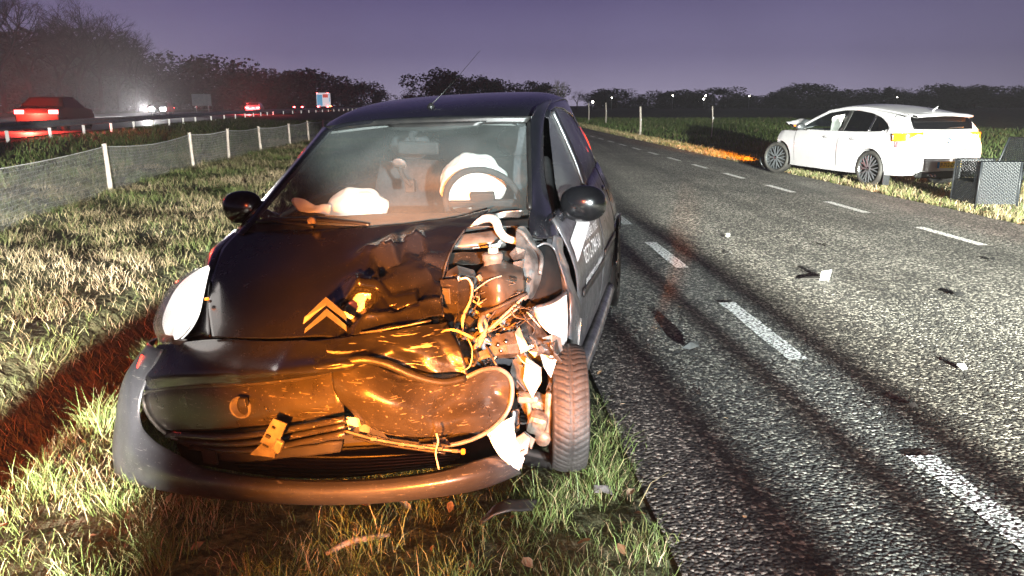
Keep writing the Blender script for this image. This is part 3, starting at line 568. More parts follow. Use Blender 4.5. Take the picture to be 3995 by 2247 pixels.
def hood_deform(G):
    x, y = G[:, :, 0], G[:, :, 1]; dz = np.zeros_like(x); dn = np.zeros_like(x)
    def q(u, v, yy): p = P(u, v, yy); return (p[0], p[1])
    creases = [((930, 628, .60), (975, 655, .52), .050, .045), ((975, 655, .52), (1022, 600, .62), .060, .05), ((1022, 600, .62), (1000, 690, .45), -.040, .035), ((1000, 690, .45), (945, 725, .36), .055, .03),
               ((945, 725, .36), (1040, 735, .30), -.030, .03), ((960, 740, .34), (870, 775, .26), .052, .045), ((870, 775, .26), (865, 830, .14), -.036, .03), ((900, 720, .40), (930, 800, .2), .044, .035),
               ((1050, 590, .70), (1055, 650, .5), .046, .035), ((1055, 650, .5), (1125, 660, .45), -.034, .03), ((920, 815, .17), (1110, 770, .26), .028, .022), ((1000, 780, .22), (1040, 720, .36), -.026, .03), ((1075, 690, .42), (1110, 740, .32), .026, .025)]
    for a, b, am, wd in creases:
        d, t = seg_d(x, y, q(*a), q(*b)); dz += am*np.exp(-(d/wd)**1.0); 
    G = G.copy(); G[:, :, 2] += dz; G[:, :, 1] -= dz*.35
    wgt = sm(.06, .34, x)*(1-.75*sm(.60, .82, y)); fz = (facet(x, y, .15, 5.)*.017+facet(x, y, .06, 8.)*.006)*wgt; G[:, :, 2] += fz; G[:, :, 1] -= fz*.5
    G = buckle(G, [(925, 626), (992, 588), (1002, 640), (1012, 668), (985, 692), (952, 708)], .50, -.0004, -.0004)
    G = buckle(G, [(842, 776), (898, 720), (952, 726), (948, 760), (905, 802), (868, 830), (850, 806)], .31, .0004, -.0003)
    G = buckle(G, [(1012, 588), (1062, 578), (1080, 636), (1052, 656), (1016, 642)], .60, .0009, -.0011)
    G = buckle(G, [(955, 745), (1050, 728), (1060, 770), (985, 790)], .27, -.0003, -.0014)
    return G
bon = patch('bonnet', hood, 'paint', hc, 110, 110, .006, hood_deform)
# chevron emblem: two stacked chevrons on the bonnet's lip
def chev(pts, th): 
    A = [P(*p) for p in pts]; nrm = Vector(P(818, 790, .10)-P(818, 790, .14)).normalized(); V = [Vector(a)+nrm*.022 for a in A]+[Vector(a)-nrm*.012 for a in A]; n = len(A)
    return V, [(0, 1, 4, 5), (1, 2, 3, 4), (6, 11, 10, 7), (7, 10, 9, 8)]+[(i, i+n, (i+1) % n+n, (i+1) % n) for i in range(n)]
em = multi('emblem', [chev([(766, 798, .15), (820, 747, .20), (870, 790, .15), (871, 807, .14), (820, 768, .18), (763, 815, .14)], 0), chev([(768, 826, .13), (822, 776, .17), (871, 818, .13), (871, 833, .12), (822, 795, .15), (766, 838, .12)], 0)], 'badge', bon); em.data.polygons.foreach_set('use_smooth', [False]*len(em.data.polygons))
# curled strip of bonnet skin and the underside frame at the torn edge
patch('bonnet_underside', [PP((1190, 556, .84), (1240, 538, .88), (1318, 527, .90)), PP((1178, 572, .80), (1235, 556, .86), (1308, 545, .92))], 'bare', bon, 8, 14, .005, lambda G: cr_noise(G, .008, 18.))
tube('torn_edge', PP((1235, 527, .875), (1195, 552, .80), (1160, 590, .66), (1132, 636, .52), (1114, 700, .40), (1112, 760, .28), (1116, 796, .215)), .0035, 'bare', bon, 6)
for pts in ([(1290, 812, .2), (1000, 822, .13), (1110, 800, .2)], [(905, 838, .1), (985, 826, .1), (1085, 806, .15)], [(980, 770, .26), (1010, 762, .27), (1050, 748, .3)]):
    if pts[0][0] < 1200: tube('torn_edge', PP(*pts), .004, 'bare', bon, 6)
# --- roof, windscreen and its frame
ys_, zc_, hw_ = [1.49, 1.72, 2.1, 2.6, 3.0, 3.28], [1.372, 1.428, 1.474, 1.496, 1.468, 1.40], [.525, .565, .59, .59, .565, .52]
rows = [[(-w_, y+.05*(i == 0), z-.055), (-w_*.8, y+.02*(i == 0), z-.016), (-w_*.4, y, z-.002), (0, y, z), (w_*.4, y, z-.002), (w_*.8, y+.02*(i == 0), z-.016), (w_, y+.05*(i == 0), z-.055)] for i, (y, z, w_) in enumerate(zip(ys_, zc_, hw_))]
roof = patch('roof', rows, 'paint', hc, 30, 30, .012)
lathe('antenna_base', [(0, .0), (0, .022), (.012, .02), (.026, .008), (.03, 0)], 12, 'plastic', roof, 'z', (.015, 1.70, 1.424))
tube('antenna_rod', [(.015, 1.70, 1.44), tuple(P(1140, 207, 1.84)), tuple(P(1208, 127, 2.0))], [.0022, .0016, .001], 'plastic', roof, 5, 4, False)
ws = [PP((836, 322, 1.55), (960, 312, 1.51), (1085, 305, 1.495), (1210, 303, 1.51), (1322, 306, 1.55)), PP((735, 437, 1.28), (880, 430, 1.21), (1080, 424, 1.185), (1200, 420, 1.20), (1325, 418, 1.27)), PP((636, 556, 1.0), (790, 566, .92), (1000, 568, .89), (1180, 556, .90), (1330, 540, .98))]
screen = patch('windscreen', ws, 'screen', hc, 20, 24, .0)
patch('header_trim', [PP((815, 318, 1.545), (950, 303, 1.49), (1085, 296, 1.475), (1215, 293, 1.49), (1338, 292, 1.54)), PP((838, 330, 1.53), (955, 316, 1.49), (1085, 320, 1.465), (1215, 312, 1.49), (1325, 310, 1.53))], 'plastic', screen, 4, 28, .006)
patch('mirror_shade', [PP((975, 312, 1.485), (1080, 308, 1.465), (1225, 304, 1.485)), PP((985, 326, 1.475), (1080, 330, 1.455), (1205, 318, 1.475))], 'plastic', screen, 4, 12, .006)
# pillar on the far flank
patch('windscreen_pillar', [PP((842, 322, 1.56), (826, 318, 1.57), (812, 322, 1.66)), PP((742, 440, 1.29), (726, 436, 1.30), (712, 442, 1.40)), PP((645, 556, 1.0), (626, 556, 1.02), (612, 560, 1.12)), PP((610, 592, .93), (598, 588, .96), (588, 592, 1.05))], 'paint', hc, 24, 10, .006)
patch('windscreen_pillar', [PP((1338, 290, 1.55), (1350, 268, 1.66), (1368, 256, 1.80), (1388, 249, 2.0)), PP((1334, 312, 1.53), (1342, 305, 1.55), (1356, 296, 1.62), (1369, 292, 1.70)), PP((1335, 370, 1.39), (1346, 366, 1.42), (1358, 362, 1.48), (1366, 360, 1.55)), PP((1336, 440, 1.22), (1346, 440, 1.26), (1360, 440, 1.33), (1370, 440, 1.41)), PP((1336, 510, 1.05), (1346, 510, 1.10), (1364, 505, 1.19), (1381, 502, 1.30)), PP((1330, 560, .93), (1348, 556, .98), (1372, 555, 1.07), (1396, 556, 1.19)), PP((1336, 596, .84), (1352, 600, .90), (1384, 600, .98), (1408, 600, 1.13))], 'paint', hc, 40, 16, .006)
tube('screen_seal', PP((1330, 306, 1.545), (1331, 370, 1.385), (1332, 440, 1.215), (1332, 525, 1.0)), .010, 'plastic', screen, 8)
# cowl, wiper
patch('cowl', [PP((620, 560, 1.0), (790, 566, .93), (1000, 569, .90), (1180, 560, .91), (1335, 548, .98)), PP((610, 585, .96), (790, 590, .88), (1000, 585, .84), (1180, 572, .85), (1335, 572, .92))], 'plastic', hc, 5, 20, .006)
wip = tube('wiper', PP((648, 557, .985), (760, 552, .925), (880, 560, .90), (930, 566, .895)), .009, 'plastic', hc, 6)
tube('wiper_arm', PP((790, 572, .895), (770, 566, .90), (700, 556, .95)), .009, 'plastic', wip, 6)
lathe('wiper_pivot', [(0, 0), (0, .02), (.02, .018), (.03, 0)], 12, 'brown_hose', wip, 'z', P(785, 562, .895))
# --- flank
SY = np.array([1.0, 1.3, 1.7, 2.1, 2.6, 3.0, 3.35]); SB = np.array([.705, .725, .755, .775, .765, .75, .70]); SM_ = np.array([.80, .825, .848, .866, .875, .882, .82]); SS = np.array([.80, .805, .812, .82, .828, .835, .79]); SZ = np.array([.90, .93, .96, .98, 1.0, 1.02, 1.02])
def side_x(y, z):
    b, m_, s, zb = (np.interp(y, SY, q) for q in (SB, SM_, SS, SZ))
    if z > .62: t = (z-.62)/(zb-.62); return m_+(b-m_)*max(0, t)**1.7
    t = (.62-z)/(.62-.22); return m_+(s-m_)*max(0, t)**1.8
def side_panel(name, y0, y1, z0, z1, m, parent, off=0., nr=14, nc=18, shape=None, sgn=1):
    G = np.zeros((nr, nc, 3))
    for i in range(nr):
        for j in range(nc):
            s, t = i/(nr-1), j/(nc-1); ya = y0(s) if callable(y0) else y0; yb = y1(s) if callable(y1) else y1; y = ya+(yb-ya)*t; za = z0(y) if callable(z0) else z0; zb = z1(y) if callable(z1) else z1; z = za+(zb-za)*s
            G[i, j] = (sgn*(side_x(y, z)+off), y, z)
    return meshobj(name, G.reshape(-1, 3), grid_faces(nr, nc), m, parent, True, .008)
belt = lambda y: float(np.interp(y, SY, SZ))
fe = lambda s: 1.22-.07*s
door = side_panel('front_door', fe, 2.03, .27, lambda y: belt(y), 'paint_lit', hc, 0)
rdoor = side_panel('rear_door', 2.045, 2.72, .27, lambda y: belt(y), 'paint_lit', hc, 0)
def arch(s): z = .27+.75*s; return 3.06+math.sqrt(max(0, .33**2-(z-.29)**2)) if z < .62 else 2.735
side_panel('rear_quarter', arch, 3.36, .27, lambda y: belt(y), 'paint', hc, 0)
side_panel('rear_quarter', 2.735, lambda s: max(2.745, 3.06-math.sqrt(max(0, .335**2-(.27+.35*s-.29)**2))), .27, .62, 'paint', hc, 0)
sill = tube('sill', [(.80, .98, .19), (.822, 1.5, .20), (.832, 2.1, .205), (.835, 2.68, .215)], .045, 'paint_lit', hc, 10)
side_panel('rub_strip', 1.27, 2.02, .525, .565, 'plastic', door, .012, 4, 16); side_panel('rub_strip', 2.05, 2.66, .56, .60, 'plastic', rdoor, .012, 4, 12)
# far flank (closed, mostly out of sight)
side_panel('far_side_panel', 1.0, 3.36, .22, lambda y: belt(y), 'paint', hc, 0, 14, 24, sgn=-1)
patch('far_front_wing', [PP((605, 577, 1.0), (590, 580, 1.05), (572, 600, 1.1)), PP((560, 625, .85), (540, 625, .9), (525, 640, 1.0)), PP((535, 690, .65), (522, 672, .72), (505, 690, .85)), PP((525, 760, .48), (505, 740, .56), (480, 750, .7)), PP((530, 848, .30), (500, 845, .40), (450, 860, .5))], 'paint', hc, 24, 10, .006)
# door glass between belt and roof
def g_x(z, y): t = (z-belt(y))/(1.40-belt(y)); return float(np.interp(y, SY, SB))+(.60-float(np.interp(y, SY, SB)))*max(0, t)**1.15
def glass(name, cols, m, parent, off=0.):
    G = []
    for (y, za, zb) in cols: G.append([(g_x(za+(zb-za)*s, y)+off, y, za+(zb-za)*s) for s in np.linspace(0, 1, 8)])
    G = np.array(G); return meshobj(name, G.reshape(-1, 3), grid_faces(len(cols), 8), m, parent)
zt = lambda y: float(np.interp(y, [1.36, 1.45, 1.6, 1.75, 1.9, 2.1, 2.4, 2.7, 2.95, 3.05], [1.05, 1.15, 1.27, 1.345, 1.38, 1.395, 1.385, 1.33, 1.22, 1.12]))
glass('door_window', [(y, belt(y), zt(y)) for y in np.linspace(1.36, 1.95, 10)], 'sideglass', door)
glass('rear_window', [(y, belt(y), zt(y)) for y in np.linspace(2.10, 2.88, 9)], 'sideglass', rdoor)
glass('window_pillar', [(1.955, belt(1.955), zt(1.955)), (2.02, belt(2.02), zt(2.02)), (2.095, belt(2.095), zt(2.095))], 'plastic', rdoor, .004)
tube('window_seal', [(g_x(z, y)+.006, y, z) for y, z in ((1.95, .97), (1.95, 1.12), (1.95, 1.28), (1.945, 1.375))], .011, 'paint_lit', door, 8)
tube('window_seal', [(g_x(belt(y), y)+.004, y, belt(y)+.004) for y in (1.3, 1.5, 1.7, 1.95)], .010, 'plastic', door, 8)
# frame above the glass up to the roof
cols = []
for y in (1.75, 1.9, 2.1, 2.4, 2.7, 2.9, 3.1, 3.28):
    za = zt(y) if y < 2.88 else belt(y); zr = float(np.interp(y, ys_, zc_))-.055; xr = float(np.interp(y, ys_, hw_)); xa = g_x(za, y)
    cols.append([(xa+(xr-xa)*s, y, za+(zr-za)*s) for s in np.linspace(0, 1, 6)])
G = np.array(cols); meshobj('roof_frame', G.reshape(-1, 3), grid_faces(len(cols), 6), 'paint', hc, True, .012)
G2 = G.copy(); G2[:, :, 0] *= -1; meshobj('roof_frame', G2.reshape(-1, 3), grid_faces(len(cols), 6), 'paint', hc, True, .012)
G3 = np.array([[(-g_x(belt(y)+(zt(y)-belt(y))*s, y), y, belt(y)+(zt(y)-belt(y))*s) for s in np.linspace(0, 1, 6)] for y in np.linspace(1.36, 2.88, 12)])
meshobj('far_side_window', G3.reshape(-1, 3), grid_faces(12, 6), 'clearglass', hc)
# tail: hatch, rear window, bumper, lamps
patch('hatch', [[(-.52, 3.29, 1.345), (0, 3.33, 1.39), (.52, 3.29, 1.345)], [(-.68, 3.42, 1.02), (0, 3.47, 1.03), (.68, 3.42, 1.02)], [(-.70, 3.45, .6), (0, 3.5, .6), (.70, 3.45, .6)]], 'paint', hc, 14, 14, .01)
patch('rear_bumper', [[(-.83, 3.33, .62), (-.7, 3.50, .60), (0, 3.56, .6), (.7, 3.50, .60), (.83, 3.33, .62)], [(-.82, 3.33, .25), (-.68, 3.48, .22), (0, 3.53, .22), (.68, 3.48, .22), (.82, 3.33, .25)]], 'paint', hc, 8, 24, .01)
for s in (-1, 1):
    patch('tail_lamp', [[(s*.60, 3.34, 1.24), (s*.57, 3.37, 1.24), (s*.53, 3.38, 1.23)], [(s*.645, 3.37, 1.15), (s*.62, 3.40, 1.14), (s*.59, 3.42, 1.13)], [(s*.67, 3.39, 1.07), (s*.65, 3.42, 1.06), (s*.62, 3.44, 1.05)]], 'lamp_red', hc, 12, 8, .02)
# flare and handle on the flank
patch('wheel_arch_lip', [[(.878, 2.73, .35), (.895, 2.73, .36)], [(.880, 2.80, .52), (.900, 2.80, .53)], [(.878, 2.95, .62), (.902, 2.95, .64)], [(.875, 3.15, .62), (.900, 3.15, .64)], [(.865, 3.32, .50), (.885, 3.32, .51)]], 'paint', hc, 24, 4, .006)
ellipsoid('door_handle', (.800, 1.94, .86), (.022, .07, .018), 'paint_lit', door, 8); ellipsoid('door_handle', (.81, 2.62, .885), (.022, .07, .018), 'paint', rdoor, 8)
# wing mirrors
for s, c in ((1, P(1467, 512, 1.22)), (-1, P(613, 521, 1.24))):
    mi = ellipsoid('wing_mirror', c, (.105, .075, .082), 'gloss_black', hc, 14, lambda p: Vector((math.copysign(abs(p.x)**.85, p.x), p.y if p.y < 0 else p.y*.55, math.copysign(abs(p.z)**.85, p.z))))
    ellipsoid('mirror_glass', (c[0], c[1]+.035, c[2]), (.088, .012, .066), 'chrome', mi, 10)
    tube('mirror_arm', [(c[0]-s*.06, c[1]+.02, c[2]-.02), (c[0]-s*.11, c[1]+.03, c[2]-.05), (s*.72, c[1]+.06, c[2]-.075)], [.025, .028, .035], 'paint', mi, 8)
# lettering on the door, laid on the curved panel
def side_text(txt, y0, z0, size, width):
    cu = bpy.data.curves.new('t', 'FONT'); cu.body = txt; cu.size = 1; cu.extrude = .0; cu.resolution_u = 2
    ob = bpy.data.objects.new('t', cu); COL.objects.link(ob); me = bpy.data.meshes.new_from_object(ob.evaluated_get(bpy.context.evaluated_depsgraph_get())); bpy.data.objects.remove(ob)
    v = np.array([q.co[:] for q in me.vertices]); k = width/max(1e-6, v[:, 0].max())
    for q in me.vertices:
        y = y0+q.co.x*k; z = z0+q.co.y*size; q.co = (side_x(y, z)+.010, y, z)
    me.materials.append(M['letter']); o = bpy.data.objects.new('lettering', me); COL.objects.link(o); o.parent = door; return o
side_text('0572-784-58', 1.38, .66, .105, .50); side_text('nederwerk-mobiel.nl', 1.36, .565, .062, .56); side_text('Rijden', 1.50, .755, .085, .24); side_text('met', 1.77, .755, .085, .13)
G = np.array([[(side_x(y, z)+.009, y, z) for y in (1.26+.10*s, 1.32+.10*s, 1.38+.12*s)] for s, z in zip(np.linspace(0, 1, 6), np.linspace(.70, .86, 6))])
G = np.array([[(side_x(y, .705+.0*k+.10*s+.10*t)+.009, y, .705+.10*s+.10*t) for t, y in zip(np.linspace(0, 1, 8), np.linspace(1.22, 1.72, 8))] for s in np.linspace(0, 1, 4) for k in (0,)])
meshobj('door_stripe', G.reshape(-1, 3), grid_faces(4, 8), 'letter', door)
# --- cabin: floor tray, dash, seats, wheel, bags
box('cabin_floor', (0, 2.1, .34), (1.5, 2.4, .06), 'interior', hc, 0)
patch('dashboard', [[(-.70, 1.06, .92), (0, .98, .93), (.70, 1.06, .92)], [(-.70, 1.22, .93), (0, 1.16, .95), (.70, 1.22, .93)], [(-.70, 1.34, .86), (0, 1.32, .87), (.70, 1.34, .86)], [(-.70, 1.36, .5), (0, 1.36, .5), (.70, 1.36, .5)]], 'interior', hc, 14, 14, .01)
patch('headlining', [[(-.50, 1.56, 1.325), (0, 1.53, 1.352), (.50, 1.56, 1.325)], [(-.56, 2.1, 1.40), (0, 2.1, 1.44), (.56, 2.1, 1.40)], [(-.52, 3.2, 1.36), (0, 3.2, 1.40), (.52, 3.2, 1.36)]], 'lining', hc, 10, 10, .01)
patch('rear_trim', [[(-.72, 3.25, .4), (0, 3.25, .4), (.72, 3.25, .4)], [(-.66, 3.2, 1.0), (0, 3.2, 1.0), (.66, 3.2, 1.0)]], 'interior', hc, 5, 5, .02)
for s in (-1, 1):
    sx = s*.34; st = patch('seat', [[(sx-.22, 1.75, .55), (sx, 1.72, .57), (sx+.22, 1.75, .55)], [(sx-.23, 2.12, .58), (sx, 2.10, .56), (sx+.23, 2.12, .58)], [(sx-.23, 2.24, .85), (sx, 2.27, .85), (sx+.23, 2.24, .85)], [(sx-.19, 2.34, 1.10), (sx, 2.37, 1.11), (sx+.19, 2.34, 1.10)]], 'seat', hc, 16, 10, .10)
    ellipsoid('headrest', (sx, 2.36, 1.21), (.13, .06, .095), 'seat', st, 10)
stw = lathe('steering_wheel', [(.010*math.cos(a)*1.5, .185+.016*math.sin(a)) for a in np.linspace(0, 2*math.pi, 9)], 36, 'interior', hc, 'y'); stw.location = P(1215, 512, 1.36); stw.rotation_euler = (.42, 0, 0)
multi('wheel_spokes', [box_data((0, 0, 0), (.34, .02, .035)), box_data((0, 0, -.08), (.035, .02, .16)), box_data((0, .01, 0), (.12, .03, .11))], 'interior', stw, False, .006)
def bag(p): 
    q = Vector(p); f = 1+.12*mn.noise(q*2.2)+.07*abs(mn.noise(q*4))+.008*mn.noise(q*13); return q*f
ellipsoid('driver_airbag', P(1190, 462, 1.46), (.165, .10, .145), 'airbag', hc, 36, bag)
ellipsoid('passenger_airbag', P(898, 525, 1.24), (.150, .10, .100), 'airbag', hc, 36, bag)
patch('airbag_flap', [PP((735, 510, 1.2), (765, 500, 1.16), (800, 515, 1.14), (832, 512, 1.12)), PP((748, 532, 1.16), (770, 536, 1.12), (800, 538, 1.1), (828, 535, 1.1))], 'airbag', hc, 8, 14, .004, lambda G: cr_noise(G, .018, 14.))
rv = box('rear_view_mirror', P(1053, 372, 1.42), (.21, .03, .062), 'interior', hc, .012, Matrix.Rotation(.06, 3, 'Y')); tube('mirror_stalk', [P(1045, 328, 1.49), P(1035, 345, 1.46), P(1050, 370, 1.43)], [.02, .016, .012], 'interior', rv, 8)
ph = tube('phone_holder', PP((1005, 420, 1.235), (1015, 445, 1.25), (1035, 468, 1.27)), [.014, .010, .012], 'interior', hc, 8)
dsc = lathe('suction_cup', [(0, 0), (0, .012), (.002, .034), (.008, .036), (.012, .01), (.012, 0)], 20, 'plastic_light', ph, 'y', (0, 0, 0)); dsc.location = P(1004, 414, 1.215); dsc.rotation_euler = (.75, 0, 0)
box('phone_cradle', P(1032, 468, 1.275), (.05, .03, .06), 'interior', ph, .006)
# --- nose panel between bonnet and grille
nose = [PP((400, 868, .38), (540, 855, .26), (680, 858, .17), (800, 852, .12), (930, 842, .11), (1040, 822, .13), (1125, 805, .21)), PP((352, 915, .39), (520, 890, .21), (680, 895, .11), (810, 893, .04), (920, 885, .05), (1040, 870, .08), (1142, 850, .16)), PP((330, 958, .38), (480, 935, .18), (660, 930, .05), (800, 916, -.02), (900, 905, .0), (1020, 910, .06), (1165, 900, .13)), PP((352, 983, .35), (480, 968, .17), (640, 960, .06), (780, 940, -.01), (890, 922, .01), (1010, 935, .06), (1175, 945, .12))]
def nose_def(G):
    x, z = G[:, :, 0], G[:, :, 2]; G = G.copy()
    def q(u, v, yy): p = P(u, v, yy); return (p[0], p[2])
    for a, b, am, wd in [((600, 945, .06), (720, 918, .03), .018, .045), ((720, 918, .03), (870, 925, .0), .030, .035), ((782, 852, .11), (850, 880, .04), .022, .02), ((850, 880, .04), (888, 910, .0), .020, .02), ((930, 880, .05), (1030, 930, .05), -.03, .05), ((1060, 840, .1), (1150, 930, .13), -.03, .05)]:
        d, t = seg_d(x, z, q(*a), q(*b)); G[:, :, 1] -= am*np.exp(-(d/wd)**1.3)
    wg = sm(.18, .5, x); G[:, :, 1] -= (facet(x, z, .11, 2.)*.028+facet(x, z, .04, 6.)*.010)*wg; G[:, :, 2] += facet(x, z, .09, 4.)*.012*wg; return G
nose_o = patch('bumper_skin', nose, 'paint_scratched', hc, 60, 110, .006, nose_def)
me = nose_o.data; me.materials.append(M['paint'])
for pl in me.polygons:
    if sum(me.vertices[i].co.x for i in pl.vertices)/4 < .12: pl.material_index = 1
# --- sagging bumper loop: left corner, lower lip
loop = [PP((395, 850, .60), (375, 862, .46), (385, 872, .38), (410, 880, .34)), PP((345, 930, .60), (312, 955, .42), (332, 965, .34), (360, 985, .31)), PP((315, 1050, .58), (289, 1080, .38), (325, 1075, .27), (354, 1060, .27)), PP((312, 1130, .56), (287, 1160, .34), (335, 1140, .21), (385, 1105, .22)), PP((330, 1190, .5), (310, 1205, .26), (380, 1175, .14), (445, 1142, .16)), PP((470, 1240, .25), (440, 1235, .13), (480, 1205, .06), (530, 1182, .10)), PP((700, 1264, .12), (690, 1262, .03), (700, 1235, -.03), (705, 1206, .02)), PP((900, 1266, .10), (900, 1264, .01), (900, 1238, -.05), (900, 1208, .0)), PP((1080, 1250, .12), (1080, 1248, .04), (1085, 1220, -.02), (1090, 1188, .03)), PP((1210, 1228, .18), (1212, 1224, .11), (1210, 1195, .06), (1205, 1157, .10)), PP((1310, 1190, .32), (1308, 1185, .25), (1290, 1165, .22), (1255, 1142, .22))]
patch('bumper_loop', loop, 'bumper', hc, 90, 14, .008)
multi('side_reflector', [tube_data(PP((346, 925, .36), (352, 908, .37), (358, 893, .38)), .005, 6)], 'lamp_red', hc)
# --- black grille insert, left half
gl_ = [PP((374, 985, .31), (480, 972, .20), (620, 968, .12), (740, 955, .09), (845, 935, .06)), PP((366, 1005, .30), (480, 1000, .19), (620, 1003, .09), (740, 995, .05), (850, 970, .04)), PP((380, 1045, .29), (480, 1045, .19), (620, 1045, .08), (740, 1035, .04), (862, 1008, .03)), PP((415, 1080, .28), (500, 1083, .19), (630, 1072, .09), (740, 1060, .06), (866, 1035, .04))]
gi = patch('grille_insert', gl_, 'plastic_dusty', hc, 20, 30, .006)
for k, (a, b, c_) in enumerate((((420, 1086, .275), (600, 1090, .10), (868, 1046, .03)), ((450, 1102, .27), (620, 1107, .11), (869, 1062, .035)), ((480, 1117, .265), (640, 1124, .12), (870, 1080, .045)))):
    A = PP(a, b, c_); patch('grille_slat', [A, [q+np.array([0, -.014, -.016]) for q in A], [q+np.array([0, .03, -.020]) for q in A]], 'plastic_dusty', gi, 5, 18, .005)
tube('grille_lip', PP((845, 934, .05), (740, 954, .08), (620, 967, .11), (500, 970, .18), (374, 985, .31), (362, 1010, .30), (378, 1050, .285), (415, 1088, .275), (480, 1122, .265), (560, 1138, .20)), .008, 'plastic_dusty', gi, 8)
th = lathe('towing_eye_cup', [(.03, 0), (.03, .026), (-.008, .032), (-.012, .038), (0, .042)], 20, 'plastic_light', gi, 'y', (0, 0, 0)); th.location = P(606, 1025, .075)
box('towing_eye_cap', P(612, 1012, .06), (.03, .02, .035), 'plastic_dusty', gi, .004)
br = [plate('plate_bracket', PP((688, 1052, -.02), (722, 1066, -.02), (700, 1118, -.03), (655, 1112, -.02)), 'plastic_light', hc, .006)]
for pts in ([(662, 1112, -.022), (700, 1116, -.03), (692, 1150, -.02), (630, 1142, -.01)],): plate('bracket_foot', PP(*pts), 'plastic_light', br[0], .008)
for (u, v, a, b) in ((688, 1076, .012, .006), (674, 1098, .016, .010), (668, 1122, .022, .003)): box('bracket_slot', P(u, v, -.032), (a, .006, b), 'dark', br[0], 0, Matrix.Rotation(.45, 3, 'Y'))
box('bracket_clip', P(700, 1122, -.03), (.03, .02, .05), 'plastic_light', br[0], .006, Matrix.Rotation(.5, 3, 'Y'))
# --- torn right half of the grille: curled scoop
gr_ = [PP((835, 928, .02), (900, 912, .03), (990, 935, .06), (1090, 958, .10), (1180, 940, .16), (1245, 925, .22), (1278, 935, .26)), PP((838, 955, .0), (900, 955, -.03), (990, 975, .0), (1090, 985, .08), (1180, 970, .18), (1240, 955, .27), (1285, 965, .28)), PP((845, 985, .0), (910, 1000, -.05), (1000, 1020, -.03), (1090, 1030, .07), (1180, 1010, .18), (1240, 995, .28), (1288, 1000, .28)), PP((868, 1020, .01), (930, 1045, -.02), (1010, 1065, .0), (1090, 1070, .05), (1180, 1050, .13), (1230, 1040, .2), (1275, 1040, .26)), PP((890, 1045, .03), (950, 1078, .01), (1030, 1100, .04), (1090, 1100, .07), (1160, 1090, .12), (1210, 1085, .17), (1245, 1075, .22))]
go = patch('torn_grille', gr_, 'plastic_dusty', hc, 30, 50, .008, lambda G: cr_noise(G, .006, 16.))
tube('grille_lip', PP((1170, 950, .15), (1215, 930, .19), (1255, 928, .23), (1284, 952, .265), (1288, 1000, .265), (1270, 1045, .24), (1220, 1090, .17), (1140, 1118, .11), (1030, 1120, .06), (930, 1098, .02)), .008, 'plastic_light', go, 8)
tube('grille_lip', PP((820, 926, .0), (860, 915, -.01), (910, 905, .0), (970, 915, .03), (1040, 945, .06), (1110, 962, .1), (1170, 952, .15)), .014, 'plastic', go, 8)
strip = tube('trim_strip', PP((868, 1084, .0), (960, 1108, -.02), (1080, 1126, -.02), (1164, 1136, .0)), .006, 'plastic_light', hc, 4)
tube('trim_strip_lower', PP((890, 1100, .02), (980, 1120, .0), (1120, 1140, .0)), .005, 'plastic_dusty', strip, 4)
for (u, v) in ((940, 1104), (1010, 1117), (1060, 1124), (1105, 1129), (1145, 1134)): box('strip_tab', P(u, v, -.025), (.022, .008, .012), 'plastic_light', strip, .002)
box('strip_end', P(1165, 1136, 0.), (.012, .012, .016), 'amber_on', strip, .002)
tube('hanging_wire', PP((1098, 1090, -.04), (1102, 1110, -.045), (1096, 1140, -.05), (1104, 1180, -.05)), .0035, 'wire', hc, 5)
# radiator and the black hole of the lower opening
rad = patch('radiator', [PP((430, 1060, .42), (800, 1050, .30), (1260, 1060, .42)), PP((470, 1160, .42), (800, 1200, .30), (1250, 1150, .42))], 'dark', hc, 6, 12, .03)
for k in range(6):
    t = k/5; tube('lower_grille_rib', PP((560+10*k, 1140+9*k, .28), (850, 1150+9*k, .19), (1180-12*k, 1136+7*k, .26)), .004, 'plastic', rad, 5)
patch('crash_foam', [PP((510, 1128, .24), (660, 1132, .16), (860, 1105, .12)), PP((520, 1150, .24), (660, 1158, .15), (860, 1135, .12))], 'dark', hc, 6, 14, .02, lambda G: cr_noise(G, .008, 20.))
plate('foam_end', PP((508, 1128, .2), (542, 1134, .18), (548, 1168, .18), (515, 1164, .2)), 'plastic_dusty', hc, .01)
for k, (pts, m_) in enumerate((([(872, 1048, .06), (900, 1050, .05), (905, 1072, .04), (880, 1080, .05)], 'white_plastic'), ([(905, 1072, .02), (938, 1060, .02), (930, 1090, .01), (908, 1098, .01)], 'plastic_light'), ([(960, 1082, .03), (1050, 1105, .03), (1060, 1122, .03), (990, 1112, .03)], 'plastic_dusty'), ([(1085, 1108, .05), (1120, 1100, .06), (1135, 1120, .05), (1100, 1125, .04)], 'plastic_dusty'))): plate('broken_clip', PP(*pts), m_, hc, .012)
# --- unseated headlamp
hl = [PP((505, 672, .58), (506, 676, .57), (507, 680, .56)), PP((468, 690, .50), (486, 700, .44), (500, 706, .50)), PP((428, 724, .42), (462, 742, .31), (490, 752, .44)), PP((400, 772, .36), (440, 790, .23), (480, 795, .38)), PP((387, 818, .33), (420, 830, .21), (462, 830, .35)), PP((398, 852, .32), (418, 858, .27), (440, 855, .33)), PP((412, 864, .33), (420, 865, .32), (428, 864, .34))]
hlo = patch('headlamp', hl, 'lens', hc, 30, 16, .004)
refl = [[q*np.array([1, 1, 1])+np.array([.006, .045, -.004]) for q in r] for r in hl]
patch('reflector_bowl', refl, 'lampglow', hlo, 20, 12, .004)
patch('indicator_lens', [PP((400, 838, .315), (430, 845, .29), (455, 842, .335)), PP((408, 858, .325), (425, 860, .31), (440, 855, .335))], mat('amber_lens', (.5, .16, .02), .2, 0, .5, var=(.4, .12, .02), vscale=20), hlo, 5, 8, .004)
